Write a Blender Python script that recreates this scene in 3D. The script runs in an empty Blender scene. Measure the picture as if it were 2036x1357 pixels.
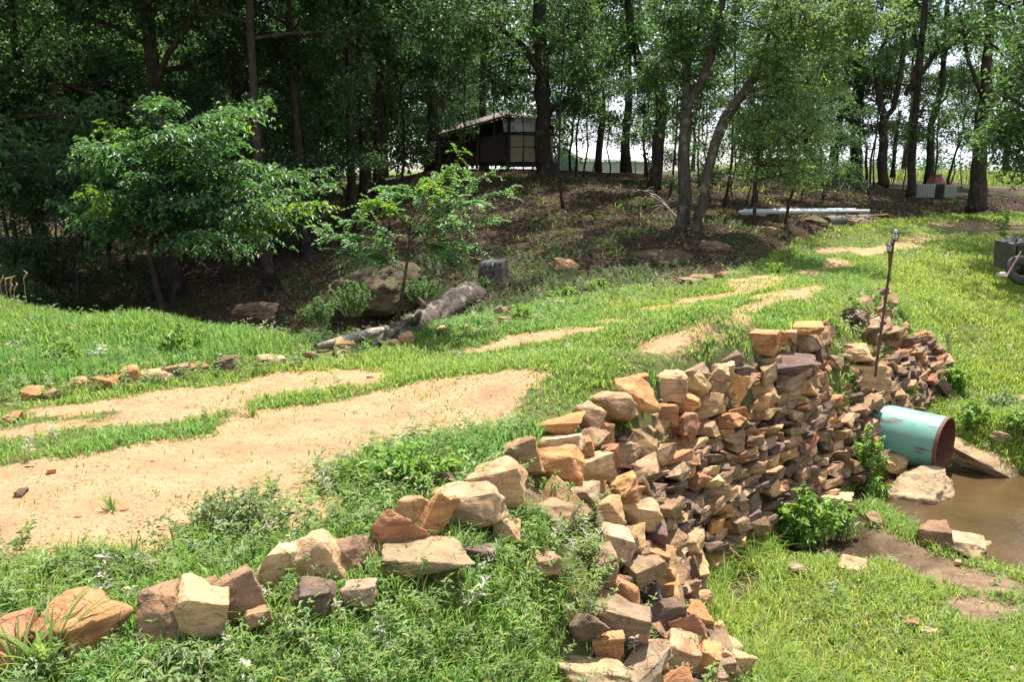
import bpy, bmesh, math, random
import numpy as np
from math import radians as R, sin, cos, pi
from mathutils import Vector, Matrix, Euler, noise as mnoise

# ------------------------------------------------------------------ camera, sky, sun, exposure
sc = bpy.context.scene
COL = sc.collection
F, TH, CZ = 1640.0, R(12.0), 1.65
cam_d = bpy.data.cameras.new("camera"); cam = bpy.data.objects.new("camera", cam_d); COL.objects.link(cam)
cam.location = (0, 0, CZ); cam.rotation_euler = (R(90) - TH, 0, 0)
cam_d.lens = F / 2036 * 36; cam_d.clip_end = 2000; cam_d.clip_start = .05
sc.camera = cam
SUN = Vector((.16, .35, .92)).normalized()
sun_el = math.asin(SUN.z); sun_az = math.atan2(SUN.x, SUN.y)
w = bpy.data.worlds.new("World"); sc.world = w; w.use_nodes = True
nt = w.node_tree; nt.nodes.clear()
wo = nt.nodes.new('ShaderNodeOutputWorld'); bg = nt.nodes.new('ShaderNodeBackground')
sky = nt.nodes.new('ShaderNodeTexSky'); sky.sky_type = 'NISHITA'; sky.sun_disc = False
sky.sun_elevation = sun_el; sky.sun_rotation = sun_az
sky.air_density = 1.0; sky.dust_density = .4
tc = nt.nodes.new('ShaderNodeTexCoord'); cn = nt.nodes.new('ShaderNodeTexNoise')
cn.inputs['Scale'].default_value = 3.2; cn.inputs['Detail'].default_value = 5
cmap = nt.nodes.new('ShaderNodeMapping'); cmap.inputs['Scale'].default_value = (1, 1, 2.6)
cr = nt.nodes.new('ShaderNodeValToRGB'); cr.color_ramp.elements[0].position = .36; cr.color_ramp.elements[1].position = .60
cmx = nt.nodes.new('ShaderNodeMixRGB'); cmx.inputs['Color2'].default_value = (11.6, 12.3, 13.6, 1)
nt.links.new(tc.outputs['Generated'], cmap.inputs[0]); nt.links.new(cmap.outputs[0], cn.inputs['Vector'])
nt.links.new(cn.outputs['Fac'], cr.inputs[0]); nt.links.new(cr.outputs[0], cmx.inputs['Fac'])
nt.links.new(sky.outputs[0], cmx.inputs['Color1']); nt.links.new(cmx.outputs[0], bg.inputs[0])
bg.inputs[1].default_value = .058; nt.links.new(bg.outputs[0], wo.inputs[0])
sl = bpy.data.lights.new("sun", 'SUN'); sl.energy = 5.0; sl.angle = R(.5); sl.color = (1, .95, .87)
so = bpy.data.objects.new("sun", sl); COL.objects.link(so)
so.rotation_euler = SUN.to_track_quat('Z', 'Y').to_euler(); so.location = (10, 10, 30)
sc.view_settings.view_transform = 'Standard'; sc.view_settings.look = 'None'
sc.view_settings.exposure = 1.17; sc.view_settings.gamma = 1
sc.cycles.max_bounces = 7; sc.cycles.diffuse_bounces = 4; sc.cycles.glossy_bounces = 3
sc.cycles.transmission_bounces = 4; sc.cycles.transparent_max_bounces = 8
sc.cycles.sample_clamp_indirect = 6

rng = np.random.default_rng(7); random.seed(7)

# ------------------------------------------------------------------ projection helpers (photo pixels <-> world)
ST, CT = sin(TH), cos(TH)
def P(px, py, Y=None, z=None):
    xc = (px - 1018) / F; yc = (678.5 - py) / F
    d = (xc, CT + yc * ST, -ST + yc * CT)
    t = (Y / d[1]) if Y is not None else (z - CZ) / d[2]
    return Vector((d[0] * t, d[1] * t, CZ + d[2] * t))
def proj(x, y, z):
    zz = z - CZ
    dep = y * CT - zz * ST; up = y * ST + zz * CT
    dep = np.where(np.abs(dep) < 1e-3, 1e-3, dep)
    px = 1018 + F * x / dep; py = 678.5 - F * up / dep
    bad = dep < .05
    return np.where(bad, -9999, px), np.where(bad, 9999, py)
def inpoly(px, py, poly):
    px = np.asarray(px, float); py = np.asarray(py, float)
    r = np.zeros(px.shape, bool); n = len(poly); j = n - 1
    for i in range(n):
        xi, yi = poly[i]; xj, yj = poly[j]
        c = ((yi > py) != (yj > py)) & (px < (xj - xi) * (py - yi) / ((yj - yi) or 1e-9) + xi)
        r ^= c; j = i
    return r
_perm = np.random.default_rng(3).random((256, 256))
def vnoise(x, y):
    xi = np.floor(x).astype(int); yi = np.floor(y).astype(int); fx = x - xi; fy = y - yi
    fx = fx * fx * (3 - 2 * fx); fy = fy * fy * (3 - 2 * fy)
    g = lambda a, b: _perm[a & 255, b & 255]
    return (g(xi, yi) * (1 - fx) + g(xi + 1, yi) * fx) * (1 - fy) + (g(xi, yi + 1) * (1 - fx) + g(xi + 1, yi + 1) * fx) * fy
def fbm(x, y, o=4):
    s = 0; a = .5; t = 0
    for k in range(o):
        s = s + a * vnoise(x * 2**k + 17.3 * k, y * 2**k + 5.1 * k); t += a; a *= .5
    return s / t

# ------------------------------------------------------------------ wall geometry: crest and toe columns
WC = [((1130,1400,-.80),(1515,1440,-1.26)), ((1120,1330,-.70),(1485,1357,-1.30)), ((1110,1240,-.50),(1420,1270,-1.33)),
      ((1130,1180,-.40),(1395,1190,-1.35)), ((1110,1060,-.22),(1395,1130,-1.35)),
      ((1020,940,0),(1430,1105,-1.35)), ((1120,860,0),(1470,1085,-1.36)), ((1210,790,.02),(1520,1060,-1.37)),
      ((1340,745,.03),(1580,1025,-1.39)), ((1480,700,.05),(1650,985,-1.40)), ((1590,655,.03),(1720,945,-1.42)),
      ((1655,628,.02),(1815,850,-1.15)), ((1702,600,0),(1870,780,-.95)), ((1745,574,0),(1880,735,-.82))]
WTOP = [P(a[0], a[1], z=a[2]) for a, b in WC]; WTOE = [P(b[0], b[1], z=b[2]) for a, b in WC]
NW = len(WC) - 1
_cum = [0]
for i in range(NW): _cum.append(_cum[-1] + (((WTOP[i] + WTOE[i]) - (WTOP[i+1] + WTOE[i+1])) * .5).length)
WLEN = _cum[-1]
def wall_pt(s, v):
    s = min(max(s, 0), WLEN - 1e-4); i = 0
    while i < NW - 1 and _cum[i + 1] < s: i += 1
    f = (s - _cum[i]) / (_cum[i + 1] - _cum[i])
    a = WTOP[i].lerp(WTOP[i+1], f); b = WTOE[i].lerp(WTOE[i+1], f)
    p = a.lerp(b, v)
    bul = .10 * 4 * v * (1 - v)
    d = b - a; n = Vector((d.x, d.y, 0)); n = n.normalized() if n.length > 1e-3 else Vector((.7, -.7, 0))
    return p + n * bul * .5 + Vector((0, 0, bul))
def wall_frame(s, v):
    e = .12
    t = (wall_pt(s + e, v) - wall_pt(s - e, v)).normalized()
    dn = (wall_pt(s, min(v + .08, 1)) - wall_pt(s, max(v - .08, 0))).normalized()
    n = dn.cross(t).normalized()
    if n.z < 0: n = -n
    return t, dn, n

# ------------------------------------------------------------------ terrain height (interpolated control points)
CP = []
def cz(l):
    for a in l:
        p = P(a[0], a[1], z=a[2]); CP.append(tuple(p))
def cy(l):
    for a in l:
        p = P(a[0], a[1], Y=a[2]); CP.append(tuple(p))
cz([(0,1100,0),(0,950,0),(0,810,.0),(300,1000,0),(300,850,0),(500,760,0),(600,900,0),(800,800,0),(900,720,0),(1000,840,0),
    (1100,700,0),(1300,650,0),(1400,600,0),(1600,560,0),(1700,520,0),(1800,485,.1),(1650,490,.08),(1900,452,.2),(2036,447,.22),
    (700,1010,0),(850,950,0),(500,1100,0),(100,1200,0),(300,1357,-.04),(500,1290,-.06),(700,1357,-.2),(640,1210,-.06),(850,1200,-.16),
    (950,1357,-.45),(1000,1230,-.34),(940,1110,-.15),(1010,1050,-.16),(1500,650,0),(1250,720,0),
    (1600,1200,-1.37),(1900,1250,-1.39),(2036,1357,-1.38),(1650,1357,-1.33),(1750,1150,-1.40),(1600,1120,-1.38),(2036,1200,-1.40),
    (1960,1020,-1.78),(2036,1040,-1.80),(1850,1020,-1.66),(1740,1050,-1.44),(1730,1000,-1.42),(1745,1025,-1.43),(1800,1075,-1.44),(1850,1095,-1.46),(1980,1135,-1.46),(2060,1150,-1.46),
    (1940,925,-1.44),(2040,930,-1.44),(1960,860,-1.15),(2036,850,-1.08),(1900,800,-1.05),(1920,700,-.8),(2036,700,-.75),(1950,600,-.45),(2036,580,-.42),
    (1850,600,-.30),(1900,530,-.12),(2036,500,-.05),(1800,540,-.08),
    (0,700,.05),(0,610,.12),(150,690,.08),(300,645,.08),(450,690,.03),(600,705,0),(450,720,0),(560,690,0),
    (780,690,0),(900,665,0),(1010,642,0),(1200,590,0),(1330,575,0),(1460,545,0),(1560,520,0),(1640,485,.03)])
cy([(800,645,11.2),(900,625,11.8),(730,560,14),(700,450,20),(1000,480,17),(1100,400,20.5),(1080,343,24.5),(850,341,25),(700,400,24),
    (500,400,27),(1300,500,14.5),(1400,445,16),(1500,475,14.8),(1570,470,15.8),(1600,440,18),(1720,428,20.8),(1750,395,23),(1900,425,22.8),(1900,395,24),
    (1600,380,24),(1650,346,33),(1850,362,30),(1850,346,45),(1300,346,30),(1500,350,30),(2036,430,24),(2036,395,26),(1060,560,13.5),(1160,530,14.3),(960,560,13.8),
    (1250,548,12.9),(0,470,24),(300,430,28),(1100,344,40),(0,400,36),(600,560,15),(400,480,21)])
CP += [(-6,2,0),(-10,5,.05),(0,0,0),(-3,0,0),(0,-6,0),(-8,-8,0),(6,3,-1.35),(8,4,-1.36),(5,1,-1.25),(2.2,1,-1.05),(5.6,4.9,-1.38),(7.2,5.0,-1.36),(9,5,-1.36),(12,6,-1.36),(2,-4,-.8),(9,-4,-1.0),
       (9,7.5,-1.5),(1,.8,-.45),(1.05,2,-.72),(10,10,-.9),(13,14,-.2),(15,20,.3),(-9,9.5,.12),(-12,7,.1),
       (-4.6,11.6,-1.7),(-7,12.5,-1.8),(-11,13,-1.6),(-2.6,10.8,-1.4),(-2.2,12.6,-1.1),(-7,17,-.9),(-14,20,-.6),(-18,9,.1),
       (-18,30,.4),(-35,30,.8),(-30,12,0),(40,30,.9),(30,14,.3),(40,-10,0),(-40,-10,0),(0,-40,0),(0,60,1.0),(45,60,1.1),(-45,60,1.1),(0,110,.6),
       (90,110,.9),(-90,110,.9),(0,200,-.5),(150,200,0),(-150,200,0),(0,420,-1),(300,420,-1),(-300,420,-1),(300,-60,0),(-300,-60,0),(0,-200,0)]
for k in range(2 * NW + 1):
    s = WLEN * k / (2 * NW)
    for v in (.02, .5, 1.0):
        p = wall_pt(s, v); n = wall_frame(s, v)[2]
        if v > .2: p = p - n * (.13 if v < .9 else .02)
        else: p = p - Vector((0, 0, .05))
        CP.append(tuple(p))
CPA = np.array(CP); 
# drop near-duplicate control points
keep = []
for i in range(len(CPA)):
    if all((CPA[i,0]-CPA[j,0])**2 + (CPA[i,1]-CPA[j,1])**2 > .018 for j in keep): keep.append(i)
CPA = CPA[keep]
def phi(d2): return np.sqrt(d2 + .012)
_A = CPA[:, :2]; _n = len(_A)
_K = phi(((_A[:, None] - _A[None]) ** 2).sum(-1)); _K[np.arange(_n), np.arange(_n)] += -.02
_Pm = np.c_[np.ones(_n), _A]
_S = np.block([[_K, _Pm], [_Pm.T, np.zeros((3, 3))]])
_W = np.linalg.solve(_S, np.r_[CPA[:, 2], np.zeros(3)])
def rawH(x, y):
    x = np.asarray(x, float).ravel(); y = np.asarray(y, float).ravel(); out = np.empty(x.size)
    for a in range(0, x.size, 20000):
        q = np.c_[x[a:a+20000], y[a:a+20000]]
        d2 = ((q[:, None] - _A[None]) ** 2).sum(-1)
        out[a:a+20000] = phi(d2) @ _W[:_n] + _W[_n] + q @ _W[_n+1:]
    return out
def axis(knots):
    r = []
    for (a, b, st) in knots: r += list(np.arange(a, b, st))
    return np.array(r + [knots[-1][1]])
XS = axis([(-300,-60,30),(-60,-24,3),(-24,-8,.4),(-8,-4,.12),(-4,7.5,.05),(7.5,16,.25),(16,40,1.5),(40,100,8),(100,300,40)])
YS = axis([(-200,-20,30),(-20,0,2),(0,2,.25),(2,12,.05),(12,18,.1),(18,30,.25),(30,60,1.5),(60,120,10),(120,420,50)])
GX, GY = np.meshgrid(XS, YS)
GZ = rawH(GX, GY).reshape(GX.shape)
_fade = np.exp(-((GX - 2) ** 2 + (GY - 8) ** 2) / 60.)
_dent = np.clip((.40 - fbm(GX * 5 + 3, GY * 6.5 + 8, 3)) * 4, 0, 1) * .022
GZ = GZ - np.where((GX > -6) & (GX < 7) & (GY > 2) & (GY < 14), _dent, 0) + (fbm(GX * 1.3, GY * 1.3) - .5) * .07 + (fbm(GX * 7, GY * 7, 3) - .5) * .022
def H(x, y):
    x = np.asarray(x, float); y = np.asarray(y, float)
    i = np.clip(np.searchsorted(XS, x) - 1, 0, len(XS) - 2); j = np.clip(np.searchsorted(YS, y) - 1, 0, len(YS) - 2)
    fx = np.clip((x - XS[i]) / (XS[i+1] - XS[i]), 0, 1); fy = np.clip((y - YS[j]) / (YS[j+1] - YS[j]), 0, 1)
    return (GZ[j, i] * (1-fx) + GZ[j, i+1] * fx) * (1-fy) + (GZ[j+1, i] * (1-fx) + GZ[j+1, i+1] * fx) * fy
def Hs(x, y): return float(H(x, y))
def hit(px, py, far=90.):
    xc = (px - 1018) / F; yc = (678.5 - py) / F
    d = np.array([xc, CT + yc * ST, -ST + yc * CT])
    t = np.exp(np.linspace(math.log(1.2), math.log(far), 900))
    X, Y, Z = d[0] * t, d[1] * t, CZ + d[2] * t
    b = np.nonzero(Z < H(X, Y))[0]
    k = b[0] if len(b) else len(t) - 1
    return Vector((X[k], Y[k], float(H(X[k], Y[k]))))

# ------------------------------------------------------------------ ground cover masks from areas seen in the photo
SAND = [
 [(-300,960),(0,930),(230,895),(440,870),(460,835),(560,810),(700,800),(880,760),(1000,745),(1110,742),(1040,790),(1010,830),(930,860),(760,890),(640,930),(610,965),(520,985),(420,1010),(385,1060),(330,1110),(230,1090),(80,1105),(-300,1190)],
 [(210,850),(280,800),(500,765),(560,742),(780,732),(760,762),(600,775),(520,790),(490,812),(380,830)],
 [(-300,880),(0,862),(140,840),(230,845),(60,865),(-300,900)], [(0,835),(120,805),(300,780),(450,775),(300,800),(120,822)],
 [(925,700),(1000,680),(1110,652),(1160,650),(1060,680),(940,707)],
 [(1250,700),(1285,675),(1370,655),(1400,640),(1480,612),(1500,625),(1440,650),(1400,670),(1300,695)],
 [(1180,640),(1230,632),(1240,640),(1190,648)],
 [(1270,618),(1330,605),(1440,582),(1420,600),(1300,622)],[(1440,560),(1530,548),(1560,556),(1460,575)],
 [(1520,600),(1600,570),(1650,565),(1580,598)],[(1590,545),(1680,515),(1700,520),(1620,550)],[(1700,500),(1790,480),(1870,462),(1900,470),(1800,492),(1720,512)],[(1160,655),(1240,640),(1300,622),(1290,632),(1220,650),(1165,662)],[(1490,612),(1560,588),(1620,572),(1610,582),(1540,604),(1500,620)],[(1430,584),(1500,566),(1590,545),(1580,553),(1500,576),(1440,594)],[(1620,500),(1680,488),(1700,494),(1640,508)],[(1480,590),(1560,572),(1570,580),(1500,598)],
 [(1100,735),(1180,725),(1200,735),(1120,745)],[(480,1030),(560,1000),(600,975),(650,985),(700,1010),(640,1040),(560,1060)]]
BARE = [  # reddish bare soil
 [(1820,446),(1900,440),(2060,440),(2060,466),(1900,462)],
 [(1650,1080),(1740,1050),(1860,1100),(1960,1140),(2040,1160),(2040,1190),(1900,1170),(1750,1130)],
 [(1100,890),(1300,860),(1250,1000),(1150,1050),(1000,1010)],[(1860,1180),(2036,1210),(1990,1250),(1880,1220)]]
WOODS = [(-600,600),(0,590),(200,622),(330,640),(450,668),(640,696),(800,672),(950,640),(1060,612),(1180,590),(1300,572),(1420,560),(1480,535),(1540,505),(1620,462),(1700,446),(1850,432),(2036,425),(2700,425),
         (2700,366),(1960,362),(1700,352),(1500,345),(1000,341),(700,300),(-600,300)]
def masks(x, y, z):
    px, py = proj(x, y, z)
    wob = 14 * (fbm(x * 3.1, y * 3.1) - .5) * np.clip(8 / np.maximum(y, 1), .2, 1.6)
    wob2 = 34 * (fbm(x * 2.3 + 9, y * 2.3) - .5) * np.clip(7 / np.maximum(y, 1), .2, 1.6)
    sand = np.zeros(px.shape, bool); bare = np.zeros(px.shape, bool)
    for p in SAND: sand |= inpoly(px + wob2 * 1.5, py + wob + wob2 * .4, p)
    for p in BARE: bare |= inpoly(px + wob2, py + wob, p)
    woods = inpoly(px + wob, py + wob * .5, WOODS) & (y > 7)
    woods |= (y > 11) & (px < 0) & (y < 60)
    woods |= (y > 22) & (y < 44) & (x < 12)
    woods &= ~((y > 28.5) & (x > 9) & (fbm(x * .8, y * .8, 2) > .38))
    woods &= ~((y > 44))
    return sand & ~woods, bare & ~woods, woods

# ------------------------------------------------------------------ object helpers
def new_mesh(name, verts, faces, cols=None, smooth=False):
    """verts (N,3); faces: list of index arrays (each (M,k))."""
    me = bpy.data.meshes.new(name)
    verts = np.asarray(verts, np.float32)
    me.vertices.add(len(verts)); me.vertices.foreach_set('co', verts.ravel())
    if not isinstance(faces, (list, tuple)): faces = [faces]
    faces = [np.asarray(f, np.int32) for f in faces if len(f)]
    nl = sum(f.size for f in faces); npoly = sum(len(f) for f in faces)
    me.loops.add(nl); me.loops.foreach_set('vertex_index', np.concatenate([f.ravel() for f in faces]))
    tot = np.concatenate([np.full(len(f), f.shape[1], np.int32) for f in faces])
    me.polygons.add(npoly); st = np.r_[0, np.cumsum(tot)[:-1]].astype(np.int32)
    me.polygons.foreach_set('loop_start', st); me.polygons.foreach_set('loop_total', tot)
    if smooth: me.polygons.foreach_set('use_smooth', np.ones(npoly, bool))
    if cols is not None:
        at = me.color_attributes.new('col', 'FLOAT_COLOR', 'POINT')
        c = np.ones((len(verts), 4), np.float32); c[:, :cols.shape[1]] = cols
        at.data.foreach_set('color', c.ravel())
    me.update(calc_edges=True); me.validate(clean_customdata=False)
    return me
def link(name, me, parent=None, mat=None, loc=None, rot=None, scale=None):
    o = bpy.data.objects.new(name, me); COL.objects.link(o)
    if mat is not None and len(me.materials) == 0: me.materials.append(mat)
    if parent is not None: o.parent = parent
    if loc is not None: o.location = loc
    if rot is not None: o.rotation_euler = rot
    if scale is not None: o.scale = scale if hasattr(scale, '__len__') else (scale,) * 3
    return o
def tag(o, label=None, cat=None, group=None, kind=None):
    if label: o['label'] = label
    if cat: o['category'] = cat
    if group: o['group'] = group
    if kind: o['kind'] = kind
    return o
def empty(name, loc, rz=0):
    o = bpy.data.objects.new(name, None); COL.objects.link(o); o.location = loc; o.rotation_euler = (0, 0, rz)
    o.empty_display_size = .1; return o
class MB:
    """collects simple solids into one mesh"""
    def __init__(s): s.v = []; s.f = []
    def add(s, v, f):
        b = len(s.v); s.v += [tuple(p) for p in v]; s.f += [tuple(i + b for i in q) for q in f]; return s
    def box(s, c, d, rot=None):
        M = Euler(rot).to_matrix() if rot is not None else Matrix.Identity(3)
        v = [Vector(c) + M @ Vector((x * d[0] / 2, y * d[1] / 2, z * d[2] / 2)) for x in (-1, 1) for y in (-1, 1) for z in (-1, 1)]
        return s.add(v, [(0,1,3,2),(4,6,7,5),(0,4,5,1),(2,3,7,6),(0,2,6,4),(1,5,7,3)])
    def tube(s, pts, rad, n=8, cap=True, wob=0.):
        pts = [Vector(p) for p in pts]; up = Vector((.13, .21, .97)); rings = []; b = len(s.v)
        for i, p in enumerate(pts):
            t = (pts[min(i + 1, len(pts) - 1)] - pts[max(i - 1, 0)]).normalized()
            a = t.cross(up)
            if a.length < .15: a = t.cross(Vector((1, 0, 0)))
            a.normalize(); c = t.cross(a)
            r = rad[i] if hasattr(rad, '__len__') else rad
            for k in range(n):
                an = 2 * pi * k / n; rr = r * (1 + wob * (mnoise.noise(p * 3 + Vector((cos(an) * 2, sin(an) * 2, 0)))))
                s.v.append(tuple(p + (a * cos(an) + c * sin(an)) * rr))
        for i in range(len(pts) - 1):
            for k in range(n):
                q = b + i * n; s.f.append((q + k, q + (k + 1) % n, q + n + (k + 1) % n, q + n + k))
        if cap:
            s.f.append(tuple(b + k for k in range(n))[::-1]); s.f.append(tuple(b + (len(pts) - 1) * n + k for k in range(n)))
        return s
    def build(s, name, mat, parent=None, smooth=False, **k):
        me = bpy.data.meshes.new(name); me.from_pydata(s.v, [], s.f)
        if smooth: me.polygons.foreach_set('use_smooth', [True] * len(me.polygons))
        me.update(); return link(name, me, parent, mat, **k)

# ------------------------------------------------------------------ materials
def M_new(name):
    m = bpy.data.materials.new(name); m.use_nodes = True; n = m.node_tree.nodes; l = m.node_tree.links
    return m, n, l, n['Principled BSDF']
def N(n, t, **k):
    x = n.new('ShaderNode' + t)
    for a, b in k.items():
        if a in x.inputs.keys(): x.inputs[a].default_value = b
        else: setattr(x, a, b)
    return x
def ramp(n, l, src, stops):
    r = n.new('ShaderNodeValToRGB'); e = r.color_ramp.elements
    while len(e) < len(stops): e.new(.5)
    for i, (p, c) in enumerate(stops):
        e[i].position = p; e[i].color = (*c, 1) if hasattr(c, '__len__') else (c, c, c, 1)
    l.new(src, r.inputs[0]); return r.outputs[0]
def mixc(n, l, fac, a, b, mode='MIX'):
    x = n.new('ShaderNodeMixRGB'); x.blend_type = mode
    for i, s in ((0, fac), (1, a), (2, b)):
        if hasattr(s, 'links'): l.new(s, x.inputs[i])
        elif hasattr(s, '__len__'): x.inputs[i].default_value = (*s, 1)
        else: x.inputs[i].default_value = s
    return x.outputs[0]
def bump(n, l, h, b, strength=.5, dist=.02, prev=None):
    x = n.new('ShaderNodeBump'); x.inputs['Strength'].default_value = strength; x.inputs['Distance'].default_value = dist
    l.new(h, x.inputs['Height'])
    if prev is not None: l.new(prev, x.inputs['Normal'])
    if b is not None: l.new(x.outputs[0], b.inputs['Normal'])
    return x.outputs[0]
def pos(n): return n.new('ShaderNodeNewGeometry').outputs['Position']
def objc(n): return n.new('ShaderNodeTexCoord').outputs['Object']
def noise(n, l, vec, scale, detail=4, rough=.55):
    x = n.new('ShaderNodeTexNoise'); x.inputs['Scale'].default_value = scale; x.inputs['Detail'].default_value = detail
    x.inputs['Roughness'].default_value = rough; l.new(vec, x.inputs['Vector']); return x.outputs['Fac']

def mat_ground():
    m, n, l, b = M_new('ground_soil_sand_litter'); p = pos(n)
    at = N(n, 'Attribute', attribute_name='col'); sp = n.new('ShaderNodeSeparateColor'); l.new(at.outputs['Color'], sp.inputs[0])
    n1 = noise(n, l, p, 1.1, 6); n2 = noise(n, l, p, 9, 6, .6); n3 = noise(n, l, p, 60, 4, .7); n4 = noise(n, l, p, 3.5, 5)
    n5 = noise(n, l, p, 14, 6, .75)
    def thr(ch, off=.0):
        a = N(n, 'Math', operation='SUBTRACT'); l.new(n2, a.inputs[0]); a.inputs[1].default_value = .5
        a2 = N(n, 'Math', operation='MULTIPLY_ADD'); l.new(n3, a2.inputs[0]); a2.inputs[1].default_value = .5; l.new(a.outputs[0], a2.inputs[2]); a3 = N(n, 'Math', operation='SUBTRACT'); l.new(a2.outputs[0], a3.inputs[0]); a3.inputs[1].default_value = .25
        c = N(n, 'Math', operation='MULTIPLY_ADD'); l.new(a3.outputs[0], c.inputs[0]); c.inputs[1].default_value = 1.9; l.new(ch, c.inputs[2])
        return ramp(n, l, c.outputs[0], [(.34, 0), (.66, 1)])
    base = ramp(n, l, n2, [(.3, (.10,.10,.035)), (.5, (.16,.15,.06)), (.7, (.27,.20,.11))])
    base = mixc(n, l, ramp(n, l, noise(n, l, p, 45, 6, .8), [(.42, 0), (.58, .85)]), base, (.13,.19,.045))       # thin turf and thatch
    sand = ramp(n, l, n4, [(.25, (.51,.29,.15)), (.5, (.64,.385,.21)), (.75, (.72,.46,.27))])
    sand = mixc(n, l, ramp(n, l, n3, [(.3, .75), (.6, 1.)]), (.30,.17,.09), sand)
    speck = ramp(n, l, noise(n, l, p, 24, 6, .75), [(.36, 1), (.42, 0)]); sand = mixc(n, l, speck, sand, (.30,.16,.085))
    bare = ramp(n, l, n2, [(.3, (.20,.125,.075)), (.55, (.34,.23,.145)), (.75, (.46,.34,.23))])
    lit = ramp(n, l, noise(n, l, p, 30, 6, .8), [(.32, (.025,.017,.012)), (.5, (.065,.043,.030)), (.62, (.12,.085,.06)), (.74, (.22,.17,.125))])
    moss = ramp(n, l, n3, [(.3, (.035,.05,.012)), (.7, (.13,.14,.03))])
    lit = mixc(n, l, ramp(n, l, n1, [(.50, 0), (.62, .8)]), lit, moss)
    c = mixc(n, l, thr(sp.outputs[1]), base, bare); sxyz = n.new('ShaderNodeSeparateXYZ'); l.new(p, sxyz.inputs[0])
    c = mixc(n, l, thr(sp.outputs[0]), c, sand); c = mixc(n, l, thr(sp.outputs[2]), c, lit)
    mr = N(n, 'MapRange'); l.new(sxyz.outputs['Z'], mr.inputs[0]); mr.inputs[1].default_value = -1.495; mr.inputs[2].default_value = -1.445; mr.inputs[3].default_value = 1; mr.inputs[4].default_value = 0
    c = mixc(n, l, mr.outputs[0], c, (.085,.055,.032))
    pr_ = N(n, 'MapRange'); l.new(sxyz.outputs['Y'], pr_.inputs[0]); pr_.inputs[1].default_value = 30; pr_.inputs[2].default_value = 38
    c = mixc(n, l, pr_.outputs[0], c, ramp(n, l, n2, [(.3, (.07,.12,.035)), (.7, (.12,.16,.05))]))
    l.new(c, b.inputs['Base Color']); b.inputs['Roughness'].default_value = .95; b.inputs['Specular IOR Level'].default_value = .15
    q = bump(n, l, n2, None, .8, .07); q = bump(n, l, n3, None, .8, .014, q); bump(n, l, n5, b, 1., .06, q)
    return m
def mat_stone(name, use_attr=False):
    m, n, l, b = M_new(name); o = objc(n)
    oi = n.new('ShaderNodeObjectInfo'); ad = N(n, 'VectorMath', operation='MULTIPLY_ADD')
    if use_attr: p = pos(n)
    else:
        cb = n.new('ShaderNodeCombineXYZ')
        for i in range(3): l.new(oi.outputs['Random'], cb.inputs[i])
        ad.inputs[1].default_value = (37, 51, 23); l.new(cb.outputs[0], ad.inputs[0]); l.new(pos(n), ad.inputs[2]); p = ad.outputs[0]
    src = N(n, 'Attribute', attribute_name='col').outputs['Color'] if use_attr else oi.outputs['Color']
    n1 = noise(n, l, p, 5, 5, .6); n2 = noise(n, l, p, 28, 6, .7); n3 = noise(n, l, p, 90, 3, .7); n4 = noise(n, l, p, 9, 4, .6)
    c = mixc(n, l, 1., src, ramp(n, l, n1, [(.3, (.62,.52,.48)), (.5, (1,1,1)), (.72, (1.25,1.18,1.05))]), 'MULTIPLY')
    c = mixc(n, l, ramp(n, l, n4, [(.58, 0), (.72, .55)]), c, (.42,.205,.08))      # iron-orange stain
    c = mixc(n, l, ramp(n, l, n2, [(.62, 0), (.74, .6)]), c, (.10,.075,.06))      # dark pits
    c = mixc(n, l, ramp(n, l, n3, [(.35, .35), (.6, 0)]), c, (.20,.13,.09))
    vo = n.new('ShaderNodeTexVoronoi'); vo.feature = 'DISTANCE_TO_EDGE'; vo.inputs['Scale'].default_value = 6; wp = N(n, 'VectorMath', operation='MULTIPLY_ADD')
    nv = n.new('ShaderNodeTexNoise'); nv.inputs['Scale'].default_value = 4; l.new(p, nv.inputs['Vector']); l.new(nv.outputs['Color'], wp.inputs[0]); wp.inputs[1].default_value = (.5, .5, .5); l.new(p, wp.inputs[2]); l.new(wp.outputs[0], vo.inputs['Vector'])
    crk = ramp(n, l, vo.outputs['Distance'], [(.0, 0), (.025, 1)])
    cm = N(n, 'Math', operation='MAXIMUM'); l.new(crk, cm.inputs[0]); l.new(ramp(n, l, n4, [(.46, 1), (.56, 0)]), cm.inputs[1])
    c = mixc(n, l, cm.outputs[0], mixc(n, l, .55, c, (.06,.04,.03)), c)
    mpb = N(n, 'Mapping'); mpb.inputs['Scale'].default_value = (1.5, 1.5, 26); l.new(p, mpb.inputs[0]); nb_ = noise(n, l, mpb.outputs[0], 1.6, 4, .6)
    c = mixc(n, l, .75, c, mixc(n, l, 1., c, ramp(n, l, nb_, [(.35, (.70,.62,.56)), (.5, (1,1,1)), (.65, (1.18,1.10,.98))]), 'MULTIPLY'))
    l.new(c, b.inputs['Base Color']); b.inputs['Roughness'].default_value = .88; b.inputs['Specular IOR Level'].default_value = .25
    q = bump(n, l, n1, None, .5, .05); q = bump(n, l, nb_, None, .5, .012, q); q = bump(n, l, cm.outputs[0], None, .6, .008, q); q = bump(n, l, n2, None, .8, .018, q); bump(n, l, n3, b, .7, .005, q)
    return m
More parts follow.
